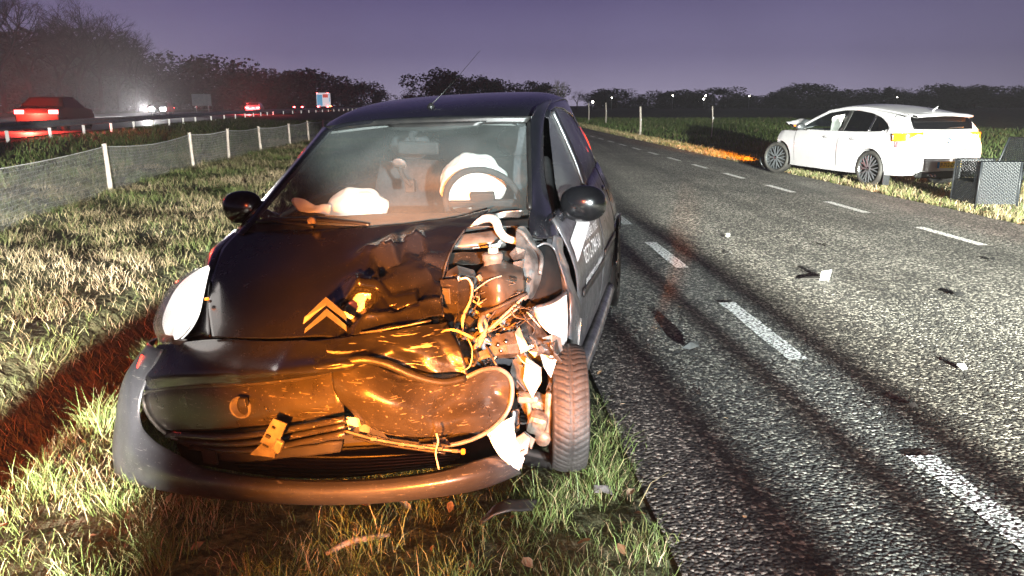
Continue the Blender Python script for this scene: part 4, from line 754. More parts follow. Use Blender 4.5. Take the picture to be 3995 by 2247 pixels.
patch('lamp_housing', [PP((507, 682, .56), (512, 700, .66)), PP((498, 712, .48), (512, 745, .64)), PP((488, 755, .43), (508, 790, .60)), PP((476, 800, .38), (500, 825, .54)), PP((448, 850, .34), (470, 842, .50))], 'plastic_dusty', hlo, 20, 8, .01, lambda G: cr_noise(G, .004, 30.))
patch('lamp_trim', [PP((503, 695, .49), (508, 700, .49)), PP((487, 760, .42), (496, 765, .42)), PP((472, 815, .36), (482, 818, .37)), PP((440, 852, .32), (448, 858, .33))], 'chrome', hlo, 16, 5, .006)
box('lamp_tab', P(453, 860, .33), (.055, .02, .022), 'plastic_light', hlo, .003, Matrix.Rotation(.12, 3, 'Y')); box('lamp_tab', P(505, 762, .5), (.03, .02, .05), 'plastic_light', hlo, .003)
patch('lamp_recess', [PP((510, 680, .72), (528, 690, .70)), PP((505, 760, .66), (535, 765, .55)), PP((450, 860, .58), (540, 850, .42))], 'dark', hc, 10, 6, .01)
# --- opened engine bay on the crushed corner
def rbox(name, u, v, y, s, m, parent, rot=(0, 0, 0), bev=.008):
    R = (Matrix.Rotation(rot[2], 3, 'Z') @ Matrix.Rotation(rot[1], 3, 'Y') @ Matrix.Rotation(rot[0], 3, 'X')); return box(name, P(u, v, y), s, m, parent, bev, R)
patch('firewall', [PP((1100, 575, .95), (1220, 560, .97), (1360, 590, 1.0)), PP((1090, 700, .93), (1220, 700, .95), (1400, 720, 1.0)), PP((1090, 900, .9), (1250, 900, .9), (1420, 900, 1.0))], 'dark', hc, 14, 14, .01)
sc_ = patch('scuttle_panel', [PP((1140, 592, .83), (1190, 586, .85), (1262, 578, .88)), PP((1132, 606, .78), (1190, 602, .80), (1268, 594, .84)), PP((1128, 622, .76), (1190, 620, .78), (1272, 612, .82)), PP((1126, 630, .80), (1190, 630, .82), (1275, 622, .86))], 'plastic_light', hc, 16, 18, .005, lambda G: cr_noise(G, .004, 20.))
plate('split_flap', PP((1185, 624, .75), (1250, 612, .78), (1262, 596, .8), (1258, 622, .79)), 'plastic_dusty', sc_, .004)
patch('slam_panel', [PP((1120, 640, .66), (1200, 636, .68), (1290, 632, .74)), PP((1118, 664, .60), (1200, 662, .63), (1290, 655, .70))], 'plastic_dusty', hc, 12, 22, .012, crush(.010, .05, 1.), False)
tube('hinge_tube', PP((1185, 562, .80), (1225, 549, .82), (1246, 556, .80), (1256, 580, .78), (1272, 598, .77), (1300, 608, .78)), [.012, .018, .019, .018, .017, .013], 'white_plastic', hc, 10)
# washer tank with cap
wt = patch('washer_tank', [PP((1218, 668, .56), (1250, 655, .60), (1312, 668, .62)), PP((1198, 690, .50), (1250, 690, .42), (1318, 690, .52)), PP((1196, 730, .50), (1250, 735, .38), (1320, 730, .50)), PP((1200, 770, .50), (1250, 775, .38), (1310, 765, .50)), PP((1215, 800, .54), (1250, 805, .46), (1292, 796, .54))], 'milky', hc, 24, 20, .006, crush(.006, .06, 5.))
lathe('filler_neck', [(0, .035), (.02, .034), (.024, .040), (.045, .040), (.05, .03), (.05, 0)], 20, 'plastic_light', wt, 'z', P(1240, 668, .56))
lathe('filler_cap', [(0, .02), (.018, .019), (.02, 0)], 16, 'white_plastic', wt, 'z', P(1242, 655, .56)+np.array([0, 0, .03]))
# battery with its cover
bt = patch('battery', [PP((1112, 706, .36), (1150, 702, .33), (1188, 700, .42)), PP((1112, 730, .34), (1150, 735, .31), (1184, 732, .40)), PP((1118, 765, .34), (1150, 775, .31), (1176, 770, .38)), PP((1126, 800, .36), (1145, 806, .34), (1165, 806, .38))], 'plastic_dusty', hc, 4, 3, .02, None, False)
patch('battery_cover', [PP((1128, 684, .46), (1150, 670, .5), (1192, 682, .52)), PP((1120, 700, .40), (1155, 690, .38), (1198, 700, .46)), PP((1140, 708, .37), (1160, 702, .36), (1198, 730, .44))], 'plastic_light', bt, 3, 3, .008, None, False)
rbox('battery_terminal', 1152, 702, .33, (.018, .018, .03), 'chrome', bt); rbox('battery_label', 1123, 745, .315, (.03, .006, .06), 'plastic_dusty', bt)
# inner wing: lit metal edge, bracket and plate
patch('inner_wing', [PP((1296, 580, .78), (1315, 575, .80), (1330, 588, .84)), PP((1300, 625, .70), (1325, 620, .72), (1352, 628, .78)), PP((1312, 660, .64), (1340, 655, .66), (1362, 665, .74)), PP((1318, 700, .58), (1338, 700, .60), (1358, 705, .70)), PP((1308, 745, .54), (1328, 745, .56), (1340, 745, .66))], 'primer', hc, 12, 8, .006, crush(.020, .08, 4.), False)
plate('wing_bracket', PP((1282, 640, .66), (1298, 622, .66), (1322, 630, .66), (1318, 650, .64), (1298, 664, .63)), 'bare', hc, .01)
plate('strut_plate', PP((1292, 660, .60), (1318, 655, .60), (1312, 705, .56), (1288, 708, .57)), 'plastic_light', hc, .008)
plate('strut_plate', PP((1306, 700, .55), (1324, 696, .55), (1322, 745, .5), (1298, 768, .5)), 'bare', hc, .008)
tube('wing_edge', PP((1302, 578, .77), (1318, 590, .75), (1335, 615, .74), (1352, 630, .73), (1362, 650, .70), (1358, 690, .66)), .009, 'primer', hc, 8)
patch('arch_liner', [PP((1345, 622, .92), (1372, 615, .95), (1396, 625, 1.0)), PP((1356, 660, .82), (1390, 660, .86), (1408, 665, .95)), PP((1352, 720, .74), (1392, 720, .80), (1424, 735, .92)), PP((1318, 775, .66), (1372, 775, .72), (1425, 770, .88)), PP((1280, 820, .62), (1330, 810, .66), (1400, 810, .82))], 'liner', hc, 24, 14, .006)
tube('liner_lip', PP((1348, 622, .88), (1372, 612, .90), (1394, 626, .93), (1408, 665, .90), (1426, 735, .86), (1395, 757, .80), (1350, 772, .66)), .006, 'paint_lit', hc, 6)
patch('engine_block', [PP((1170, 700, .72), (1300, 720, .72)), PP((1150, 800, .62), (1320, 800, .66)), PP((1150, 900, .62), (1330, 900, .7))], 'engine', hc, 24, 20, .02, crush(.03, .06, 3.), False)
# hoses, rods and cables
for nm, pts, r, m_ in (('hose', [(1190, 800, .40), (1225, 785, .36), (1270, 765, .36), (1325, 738, .44)], .011, 'hose'), ('hose', [(1195, 880, .36), (1212, 850, .33), (1222, 820, .34), (1210, 792, .38)], [.02, .018, .014, .016], 'brown_hose'), ('rod', [(1196, 858, .33), (1250, 810, .36), (1328, 738, .46)], .008, 'brown_hose'), ('rod', [(1205, 852, .34), (1265, 806, .38), (1308, 770, .44)], .006, 'brown_hose'),
                        ('cable', [(1150, 704, .33), (1175, 700, .34), (1188, 722, .34), (1182, 760, .33), (1166, 795, .33), (1164, 830, .33), (1172, 850, .34)], [.006, .007, .008, .006, .012, .005, .004], 'wire'), ('cable', [(1188, 735, .36), (1230, 705, .38), (1262, 694, .40)], .004, 'wire'), ('cable', [(1110, 836, .12), (1125, 830, .10), (1150, 832, .10), (1190, 850, .12)], [.004, .007, .008, .009], 'wire'), ('cable', [(1150, 790, .32), (1140, 830, .26), (1150, 860, .2), (1160, 890, .16)], .006, 'hose'), ('cable', [(1222, 870, .28), (1238, 900, .24), (1250, 920, .23)], .006, 'hose'),
                        ('cable', [(1176, 850, .2), (1188, 880, .17), (1182, 920, .14), (1160, 935, .11)], .004, 'wire'), ('hose', [(1180, 905, .26), (1190, 920, .22), (1200, 900, .26), (1196, 880, .3)], .008, 'hose'), ('cable', [(1300, 690, .58), (1280, 740, .44), (1240, 790, .38), (1205, 840, .34)], .005, 'hose'), ('hose', [(1215, 795, .38), (1207, 815, .3), (1213, 835, .28)], [.018, .012, .014], 'white_plastic')):
    tube(nm, PP(*pts), (np.array(r)*.66).tolist(), m_, hc, 7)
# crash beam end with bolts and the bright bracket
cb = patch('crash_beam', [PP((1238, 852, .30), (1270, 838, .30), (1306, 832, .32)), PP((1238, 872, .27), (1275, 868, .26), (1312, 862, .29)), PP((1246, 892, .28), (1280, 888, .27), (1318, 884, .30)), PP((1255, 900, .33), (1285, 898, .33), (1320, 893, .35))], 'bare', hc, 4, 3, .006, None, False)
for (u, v) in ((1252, 868), (1272, 860), (1260, 882)): ellipsoid('bolt', P(u, v, .265), (.008, .006, .008), 'chrome', cb, 6)
plate('beam_bracket', PP((1294, 838, .29), (1306, 822, .31), (1318, 850, .29), (1334, 880, .28), (1310, 890, .27)), 'primer', cb, .01)
patch('beam_end', [PP((1170, 900, .32), (1215, 880, .30), (1245, 862, .30)), PP((1175, 918, .30), (1220, 902, .28), (1250, 890, .28))], 'engine', hc, 6, 7, .008, crush(.012, .05, 9.), False)
# torn wing: outer sheet in lightened dark paint folded back against the door, whitened lower flap
patch('crushed_wing', [PP((1392, 592, 1.02), (1400, 592, 1.06), (1408, 598, 1.12)), PP((1386, 640, .96), (1402, 640, .98), (1420, 640, 1.10)), PP((1398, 690, .92), (1414, 690, .92), (1434, 690, 1.08)), PP((1418, 740, .88), (1432, 735, .86), (1448, 735, 1.06)), PP((1424, 790, .86), (1440, 785, .82), (1460, 775, 1.04)), PP((1420, 850, .86), (1440, 845, .82), (1462, 820, 1.02)), PP((1430, 895, .86), (1444, 895, .84), (1458, 870, 1.0))], 'paint_lit', hc, 44, 18, .006, crush(.010, .12, 6., ax=(1, 2), d=(1, -.4, 0)))
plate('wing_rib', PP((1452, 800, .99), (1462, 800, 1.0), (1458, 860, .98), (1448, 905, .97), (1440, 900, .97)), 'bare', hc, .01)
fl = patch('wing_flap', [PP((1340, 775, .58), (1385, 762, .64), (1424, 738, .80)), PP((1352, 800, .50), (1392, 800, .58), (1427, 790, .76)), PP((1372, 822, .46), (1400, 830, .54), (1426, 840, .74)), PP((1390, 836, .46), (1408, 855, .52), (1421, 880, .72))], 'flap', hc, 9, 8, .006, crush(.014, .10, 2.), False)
tube('flap_edge', PP((1340, 775, .575), (1385, 762, .635), (1424, 736, .795)), .008, 'paint_lit', fl, 6)
patch('inner_flap', [PP((1312, 800, .50), (1335, 780, .52), (1342, 780, .56)), PP((1314, 840, .42), (1340, 830, .44), (1358, 815, .50)), PP((1325, 870, .38), (1350, 860, .40), (1378, 838, .46)), PP((1340, 880, .38), (1360, 872, .40), (1385, 850, .46))], 'bare', hc, 10, 8, .006, crush(.020, .06, 8.), False)
# broken lamp pieces hanging in the gap
sh = [((1292, 905, .40), (1325, 892, .38), (1352, 920, .36), (1360, 965, .36), (1340, 985, .36), (1300, 975, .38), (1286, 935, .40)), ((1325, 900, .33), (1360, 925, .30), (1362, 960, .31), (1340, 1000, .33), (1318, 955, .33)), ((1358, 890, .44), (1392, 895, .46), (1400, 905, .46), (1385, 950, .46), (1368, 925, .44)), ((1362, 850, .42), (1388, 842, .44), (1408, 850, .46), (1414, 880, .48), (1400, 892, .46), (1375, 872, .43)), ((1330, 884, .36), (1362, 868, .38), (1370, 884, .39), (1345, 898, .36)), ((1305, 985, .42), (1335, 990, .40), (1345, 1010, .42), (1310, 1006, .44))]
for i, pts in enumerate(sh):
    A = PP(*pts); n = len(A); c_ = sum(A)/n+np.array([0, -.02+.01*(i % 3), .0]); V = list(A)+[c_]; meshobj('lamp_shard', V, [(k, (k+1) % n, n) for k in range(n)], ['plastic_light', 'white_plastic', 'white_plastic', 'plastic_light', 'bare', 'primer'][i], hc, False, .008)
patch('lamp_ribs', [PP((1350, 875, .40), (1400, 855, .44)), PP((1362, 890, .39), (1405, 875, .44)), PP((1380, 900, .40), (1410, 890, .44))], 'plastic_dusty', hc, 14, 14, .006, crush(.016, .04, 3.), False)
# --- crushed-corner wheel: tyre, rim, disc, knuckle
fw = empty('front_wheel', (0, 0, 0)); 
def tread(R, W, blocks, depth, nseg=240):
    prof = [(-W*.36, R*.66), (-W*.48, R*.76), (-W*.50, R*.86), (-W*.46, R*.95)]+[(a, R-.012*(abs(a)/(W*.42))**3) for a in np.linspace(-W*.42, W*.42, 21)]+[(W*.46, R*.95), (W*.50, R*.86), (W*.48, R*.76), (W*.36, R*.66)]
    def fn(a, r, t):
        if abs(a) < W*.455 and r > R*.93:
            k = (t/(2*math.pi)*blocks+abs(a)/W*2.4) % 1; g = 1 if k < .17 and abs(a) > W*.05 else 0
            if abs(a) < W*.02: g = max(g, .8)
            return r-depth*g
        return r
    return lathe_data(prof, nseg, 'x', (0, 0, 0), fn)
V, F = tread(.252, .140, 54, .0065, 324); wc = P(1433, 1040, .60)
ft = meshobj('front_tyre', V, F, 'rubber', hc); ft.location = (wc[0]-.012, .62, .245); ft.rotation_euler = (0, .04, .20)
bpy.data.objects.remove(fw)
lathe('wheel_rim', [(.06, .17), (.045, .165), (-.02, .15), (-.06, .168), (-.066, .172)], 40, 'rim', ft)
hub = empty('tmp'); bpy.data.objects.remove(hub)
lathe('brake_disc', [(-.055, .05), (-.055, .135), (-.075, .135), (-.075, .05)], 36, 'knuckle', ft)
kn = patch('steering_knuckle', [PP((1300, 985, .48), (1340, 985, .50), (1385, 1000, .52)), PP((1310, 1010, .50), (1345, 1010, .46), (1388, 1020, .50)), PP((1330, 1050, .50), (1355, 1045, .46), (1390, 1060, .50)), PP((1345, 1085, .50), (1368, 1085, .48), (1392, 1090, .52)), PP((1370, 1105, .52), (1380, 1105, .52), (1392, 1105, .54))], 'knuckle', hc, 10, 7, .012, crush(.016, .05, 1.), False)
rbox('brake_caliper', 1352, 1062, .43, (.075, .07, .085), 'knuckle', kn, (.2, .3, .1), .02); rbox('caliper_bracket', 1380, 1040, .46, (.028, .06, .19), 'knuckle', kn, (0, .08, 0), .012)
lathe('caliper_piston', [(0, 0), (0, .03), (.05, .03), (.05, 0)], 16, 'knuckle', kn, 'y', P(1365, 1105, .42)); tube('tie_rod', PP((1322, 990, .44), (1330, 1020, .43), (1332, 1052, .44)), .010, 'knuckle', kn, 8)
box('coil_seat', P(1330, 1000, .44), (.08, .06, .03), 'primer', kn, .01)
sp = [P(1300, 1000, .55)]; hx = [tuple(P(1320, 1030, .58)+np.array([.03*math.cos(t), .03*math.sin(t), -.06+.02*t/6.28*1.0])) for t in np.linspace(0, 22, 60)]
tube('spring', hx, .006, 'hose', kn, 6, 120)
tube('damper', PP((1292, 1030, .40), (1291, 1062, .38), (1290, 1085, .36)), [.024, .024, .022], 'chrome', hc, 14); lathe('damper_end', [(0, .012), (0, .026), (.016, .026), (.016, .012)], 18, 'white_plastic', hc, 'z', P(1290, 1080, .355))
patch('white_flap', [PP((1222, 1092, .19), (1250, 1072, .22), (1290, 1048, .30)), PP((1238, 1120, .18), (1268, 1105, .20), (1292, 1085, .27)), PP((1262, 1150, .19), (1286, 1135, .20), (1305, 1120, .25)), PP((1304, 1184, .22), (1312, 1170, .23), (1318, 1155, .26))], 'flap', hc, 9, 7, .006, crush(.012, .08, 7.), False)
for pts, m_ in (([(1288, 1108, .25), (1318, 1088, .25), (1332, 1100, .26), (1326, 1140, .25), (1300, 1150, .24)], 'plastic_light'), ([(1320, 1085, .28), (1345, 1105, .30), (1335, 1130, .28)], 'plastic_light'), ([(1300, 1140, .23), (1320, 1130, .24), (1312, 1180, .23)], 'primer'), ([(1235, 1100, .17), (1262, 1128, .165), (1290, 1165, .17), (1282, 1168, .18), (1250, 1135, .18)], 'white_plastic')): plate('liner_shard', PP(*pts), m_, hc, .008)
patch('lower_arm', [PP((1200, 1000, .6), (1300, 1120, .6), (1395, 1150, .6)), PP((1200, 1040, .66), (1300, 1150, .68), (1395, 1175, .68))], 'dark', hc, 8, 8, .03)
patch('inner_arch', [PP((1250, 900, .95), (1350, 880, .95), (1440, 880, .98)), PP((1250, 1050, .95), (1350, 1050, .95), (1440, 1050, .98)), PP((1250, 1150, .9), (1350, 1150, .9), (1440, 1130, .95))], 'dark', hc, 8, 8, .01)
for (u, v, y, m_) in ((520, 752, .42, 'amber_on'), (527, 758, .42, 'plastic_light')): rbox('wire_plug', u, v, y, (.014, .012, .010), m_, hc, bev=.002)
# --- the other wheels
def road_wheel(name, c, R, W, parent, m_rim='rim', cover=True, spokes=0, rz=0.):
    prof = [(-W*.36, R*.68), (-W*.48, R*.78), (-W*.5, R*.88), (-W*.40, R), (0, R*1.004), (W*.40, R), (W*.5, R*.88), (W*.48, R*.78), (W*.36, R*.68)]
    t = lathe(name, prof, 48, 'rubber', parent); t.location = c; t.rotation_euler = (0, 0, rz)
    lathe('rim', [(W*.40, R*.70), (W*.33, R*.66), (-W*.3, R*.64), (-W*.40, R*.70)], 40, m_rim, t)
    return t
for nm, c in (('rear_wheel', (.80, 3.06, .285)), ('rear_wheel', (-.80, 3.06, .285)), ('far_front_wheel', (-.76, .72, .285))):
    t = road_wheel(nm, c, .286, .165, hc); s = 1 if c[0] > 0 else -1
    lathe('wheel_cover', [(s*.070, .19), (s*.078, .17), (s*.066, .10), (s*.075, .05), (s*.085, .03), (s*.085, 0)], 36, 'plastic_light', t, 'x', (0, 0, 0), lambda a, r, q: r)
    for k in range(8): a = k*math.pi/4; v, f = box_data((s*.074, .135*math.cos(a), .135*math.sin(a)), (.008, .03, .03), Matrix.Rotation(a, 3, 'X')); meshobj('cover_slot', v, f, 'dark', t, False)
box('underbody', (0, 2.0, .24), (1.45, 2.3, .10), 'dark', hc, .03)

# thin wires, clips and connectors strewn through the opened bay
rw = random.Random(5)
for i in range(34):
    u, v = rw.uniform(1125, 1330), rw.uniform(690, 900); yy_ = .30+.0006*(900-v)+rw.uniform(-.02, .06); pts = [(u, v, yy_)]
    for k in range(3): u += rw.uniform(-34, 30); v += rw.uniform(-12, 34); pts.append((u, v, yy_+rw.uniform(-.03, .03)))
    tube('wire', PP(*pts), rw.uniform(.0018, .0042), rw.choice(['hose', 'hose', 'wire', 'brown_hose']), hc, 5)
for i in range(26):
    u, v = rw.uniform(1120, 1340), rw.uniform(700, 920); rbox('connector', u, v, .30+.0006*(900-v)+rw.uniform(0, .08), (rw.uniform(.012, .035), rw.uniform(.01, .03), rw.uniform(.01, .03)), rw.choice(['plastic', 'plastic_dusty', 'engine', 'primer', 'plastic_light']), hc, (rw.uniform(-1, 1), rw.uniform(-1, 1), rw.uniform(-1, 1)), .002)
for i in range(18):
    u, v = rw.uniform(1180, 1400), rw.uniform(840, 980); a = [(u+rw.uniform(-22, 22), v+rw.uniform(-20, 20), .34+rw.uniform(0, .08)) for _ in range(4)]; plate('metal_scrap', PP(*a), rw.choice(['bare', 'primer', 'plastic_dusty', 'plastic']), hc, .005)
# ------------------------------------------------------------------ the white crashed hatchback (x to its right, y from tail to nose)
wcx = empty('white_hatchback', (7.56, 13.22, -.01), (.008, 0, math.radians(15.4))); tag(wcx, 'white hatchback with crumpled bonnet and lit amber tail lamps on the far verge', 'car')
st = [(-.02, .40, .93, .50, .66, .52), (.03, .27, .97, .74, .83, .66), (.14, .25, 1.0, .80, .865, .74), (.35, .24, 1.0, .84, .885, .80), (.8, .22, .98, .86, .89, .82), (1.5, .20, .955, .86, .882, .825), (2.4, .20, .945, .86, .88, .825), (2.95, .20, .94, .86, .882, .815), (3.3, .22, .91, .85, .885, .80), (3.5, .30, .90, .84, .88, .79), (3.66, .48, .88, .80, .85, .76)]
V, F = [], []
zs = [0, .12, .28, .5, .7, .86, .95, 1.0]
for (y, zb, zt_, xb, xm, xt) in st:
    ring = []
    for k, q in enumerate(zs):
        z = zb+(zt_-zb)*q; x = xb+(xm-xb)*math.sin(min(1, q/.5)*math.pi/2) if q < .5 else xm+(xt-xm)*((q-.5)/.5)**2.2
        ring.append((x, z))
    full = [(-x, z) for x, z in ring]+[(-ring[-1][0]*.5, zt_+.012), (0, zt_+.018), (ring[-1][0]*.5, zt_+.012)]+[(x, z) for x, z in ring[::-1]]+[(0, zb-.01)]
    V.append([(x, y, z) for x, z in full])
V = np.array(V); V = cat1(V, 60); n = V.shape[1]; F = grid_faces(60, n, True)+[tuple(range(n))[::-1], tuple(59*n+j for j in range(n))]
body = meshobj('body', V.reshape(-1, 3), F, 'white_paint', wcx)
cut = []
for y in (.80, 3.49):
    for s in (-1, 1):
        v, f = lathe_data([(0, 0), (0, .365), (.40, .365), (.40, 0)], 40); v = [Vector((s*.56+s*q.x, q.y+y, q.z+.315)) for q in v]; cut.append((v, f if s > 0 else [g[::-1] for g in f]))
co = multi('cutter', cut, 'dark'); bpy.context.view_layer.update()
bm_ = bmesh.new(); bm_.from_mesh(co.data); bmesh.ops.remove_doubles(bm_, verts=bm_.verts, dist=1e-5); bmesh.ops.recalc_face_normals(bm_, faces=bm_.faces); bm_.to_mesh(co.data); bm_.free()
bm_ = bmesh.new(); bm_.from_mesh(body.data); bmesh.ops.recalc_face_normals(bm_, faces=bm_.faces); bm_.to_mesh(body.data); bm_.free()
keep_par = body.parent; body.parent = None
md = body.modifiers.new('b', 'BOOLEAN'); md.object = co; md.operation = 'DIFFERENCE'; md.solver = 'EXACT'
bpy.context.view_layer.update(); nm = bpy.data.meshes.new_from_object(body.evaluated_get(bpy.context.evaluated_depsgraph_get())); body.modifiers.clear(); body.data = nm; body.parent = keep_par; bpy.data.objects.remove(co)
es = body.modifiers.new('split', 'EDGE_SPLIT'); es.split_angle = math.radians(38)
def wx(z): return .818-.50*(z-.955) if z < 1.32 else .636-.6*(z-1.32)
ZT = lambda y: float(np.interp(y, [.50, .60, .80, 1.1, 1.5, 1.9, 2.3, 2.6, 2.95], [1.045, 1.12, 1.22, 1.295, 1.34, 1.335, 1.28, 1.15, .965]))
ZB = lambda y: float(np.interp(y, [.50, .62, .9, 2.95], [1.05, .99, .962, .95]))
ZR = lambda y: float(np.interp(y, [.14, .30, .5, .8, 1.1, 1.5, 1.9, 2.3, 2.6, 3.05], [1.02, 1.245, 1.285, 1.325, 1.355, 1.385, 1.385, 1.33, 1.19, .965]))
for s in (-1, 1):
    def strip_(y0, y1, n_, za, zb, nm_, m_, off=0., sol=.006, par=wcx):
        G = np.array([[(s*(wx(za(y)+(zb(y)-za(y))*t)+off), y, za(y)+(zb(y)-za(y))*t) for t in np.linspace(0, 1, 7)] for y in np.linspace(y0, y1, n_)])
        return meshobj(nm_, G.reshape(-1, 3), grid_faces(n_, 7), m_, par, True, sol)
    strip_(.50, 3.02, 40, lambda y: ZT(min(y, 2.95)), lambda y: ZR(y), 'roof_rail', 'white_paint', 0, .03)
    strip_(.145, .52, 12, lambda y: .97, lambda y: ZR(y), 'rear_pillar', 'white_paint', 0, .03)
    strip_(.50, .60, 4, lambda y: .97, lambda y: ZB(y), 'rear_pillar', 'white_paint', 0, .02); strip_(.60, .92, 6, lambda y: .955, lambda y: ZB(y)+.002, 'belt_trim', 'white_paint', 0, .02)
    strip_(1.74, 2.93, 18, ZB, ZT, 'front_window', 'clearglass', -.004, 0); strip_(1.00, 1.64, 12, ZB, ZT, 'rear_window', 'darkglass', -.004, 0); strip_(.52, .96, 10, ZB, ZT, 'quarter_window', 'darkglass', -.004, 0)
    strip_(1.63, 1.75, 4, ZB, ZT, 'door_pillar', 'black_ink', .0, .01); strip_(.955, 1.005, 3, ZB, ZT, 'window_bar', 'chrome', .0, .006)
    for y0 in (1.70, 3.02):
        V2 = [(s*(np.interp(z, [.28, .55, .75, .93], [.868, .884, .876, .824])+.0035), y0+.10*(z-.6)*(1 if y0 > 2 else .3)+q, z) for z in np.linspace(.30, .93, 9) for q in (-.004, .004)]
        meshobj('panel_gap', V2, [(2*i, 2*i+1, 2*i+3, 2*i+2) for i in range(8)], 'black_ink', wcx, False)
    for y0 in (1.25, 2.02):
        h_ = ellipsoid('door_handle', (s*.877, y0, .83), (.02, .11, .022), 'white_paint', wcx, 8)
    mi = ellipsoid('wing_mirror', (s*.98, 2.72, 1.0), (.11, .06, .075), 'rim' if s < 0 else 'white_paint', wcx, 10); tube('mirror_arm', [(s*.80, 2.74, .95), (s*.90, 2.73, .96)], .03, 'black_ink', mi, 8)
    if s < 0: box('mirror_indicator', (s*1.07, 2.79, 1.02), (.03, .03, .03), 'amber_on', mi, .006)
    # tail lamps wrap the corner: amber above, red below
    def corner(z, t):
        pts = [(s*.50, .020, z), (s*.70, .045, z), (s*.82, .13, z), (s*.872, .30, z)]; q = cat1(pts, 21)[int(t*20)]; return (q[0]*1.012+0, q[1]-.012, q[2])
    tl_ = meshobj('tail_lamp', [corner(z-.03*(t-.5), t) for z in np.linspace(.85, .985, 5) for t in np.linspace(.02, 1, 11)], grid_faces(5, 11), 'amber_on', wcx, True, .012)
    meshobj('tail_lamp_red', [corner(z-.03*(t-.5), t) for z in np.linspace(.755, .847, 5) for t in np.linspace(.12, .93, 11)], grid_faces(5, 11), mat('tail_lamp_pale_red', (.75, .16, .18), .2, 0, .5, var=(.7, .13, .15), vscale=20), tl_, True, .012)
for s in (-1, 1): patch('hatch_frame', [[(s*.57, .285, 1.275), (s*.67, .31, 1.25)], [(s*.63, .175, 1.16), (s*.735, .235, 1.13)], [(s*.62, .108, 1.03), (s*.79, .165, 1.02)], [(s*.62, .06, .97), (s*.80, .13, .97)]], 'white_paint', wcx, 12, 5, .02)
rows = [[(-.60, y, z-.035), (-.45, y, z-.006), (0, y, z+.02), (.45, y, z-.006), (.60, y, z-.035)] for y, z in ((.25, 1.295), (.5, 1.33), (.8, 1.37), (1.3, 1.415), (1.8, 1.42), (2.2, 1.37), (2.38, 1.318))]
rf = patch('roof', rows, 'white_paint', wcx, 30, 16, .03)
patch('roof_fin', [[(-.03, .42, 1.33), (0, .42, 1.34), (.03, .42, 1.33)], [(-.012, .34, 1.38), (0, .34, 1.41), (.012, .34, 1.38)], [(-.004, .30, 1.39), (0, .29, 1.43), (.004, .30, 1.39)]], 'white_paint', rf, 8, 6, .006)
patch('windscreen', [[(-.58, 2.42, 1.30), (0, 2.34, 1.335), (.58, 2.42, 1.30)], [(-.70, 3.02, .985), (0, 3.12, .99), (.70, 3.02, .985)]], 'clearglass', wcx, 8, 12, .0)
rg = patch('rear_screen', [[(-.585, .28, 1.265), (0, .245, 1.290), (.585, .28, 1.265)], [(-.64, .17, 1.18), (0, .135, 1.19), (.64, .17, 1.18)], [(-.63, .105, 1.035), (0, .07, 1.03), (.63, .105, 1.035)]], 'darkglass', wcx, 10, 14, .008)
spl = patch('spoiler', [[(-.60, .42, 1.310), (0, .40, 1.290), (.60, .42, 1.310)], [(-.61, .22, 1.297), (0, .17, 1.330), (.61, .22, 1.297)], [(-.60, .10, 1.270), (0, .04, 1.297), (.60, .10, 1.270)], [(-.58, .12, 1.240), (0, .06, 1.267), (.58, .12, 1.240)], [(-.56, .25, 1.245), (0, .22, 1.275), (.56, .25, 1.245)]], 'white_paint', wcx, 16, 16, .008)
patch('brake_light', [[(-.17, .045, 1.291), (0, .037, 1.294), (.17, .045, 1.291)], [(-.17, .050, 1.273), (0, .043, 1.276), (.17, .050, 1.273)]], mat('brake_strip', (.55, .02, .02), .3, 0, .5, var=(.45, .02, .02), vscale=20, emit=(1, .04, .03), estr=.4), spl, 3, 6, .008)
tube('rear_wiper', [(.02, .06, 1.035), (.12, .075, 1.06), (.42, .10, 1.075)], .012, 'black_ink', rg, 6)
hl_ = patch('hatch_panel', [[(-.68, .10, 1.045), (0, .055, 1.04), (.68, .10, 1.045)], [(-.60, .03, .95), (0, -.03, .95), (.60, .03, .95)], [(-.56, .01, .72), (0, -.04, .70), (.56, .01, .72)]], 'white_paint', wcx, 12, 16, .012)
rd_ = lathe('badge', [(0, .0), (0, .041), (-.006, .041), (-.008, .034), (-.006, .033), (-.006, 0)], 28, 'black_ink', hl_, 'y', (0, -.045, .855)); rd_.rotation_euler = (0, 0, 0)
for k in range(4):
    a0 = k*math.pi/2; V2 = [(0, -.0545, .855)]+[(.028*math.cos(a0+t), -.0545, .855+.028*math.sin(a0+t)) for t in np.linspace(0, math.pi/2, 7)]
    meshobj('badge_quarter', V2, [(0, i+1, i+2) for i in range(6)], 'letter' if k % 2 else 'plate_blue', hl_, False)
lathe('badge_ring', [(0, .038), (-.010, .040), (-.010, .044), (0, .046)], 28, 'chrome', hl_, 'y', (0, -.046, .855))
bp_ = patch('rear_bumper', [[(-.82, .12, .74), (-.62, .0, .71), (0, -.06, .70), (.62, .0, .71), (.82, .12, .74)], [(-.86, .14, .52), (-.66, -.05, .50), (0, -.10, .50), (.66, -.05, .50), (.86, .14, .52)], [(-.82, .14, .30), (-.64, -.03, .30), (0, -.10, .34), (.64, -.03, .30), (.82, .14, .30)]], 'white_paint', wcx, 16, 28, .012)
patch('diffuser', [[(-.50, -.055, .44), (-.42, -.075, .47), (0, -.10, .44), (.42, -.075, .47), (.50, -.055, .44)], [(-.62, -.035, .24), (-.5, -.05, .22), (0, -.07, .20), (.5, -.05, .22), (.62, -.035, .24)]], 'black_ink', bp_, 8, 20, .02)
for q in (-.36, -.28): lathe('tail_pipe', [(.02, .030), (-.07, .034), (-.07, .028), (.02, .026)], 18, 'chrome', wcx, 'y', (q, -.05, .265))
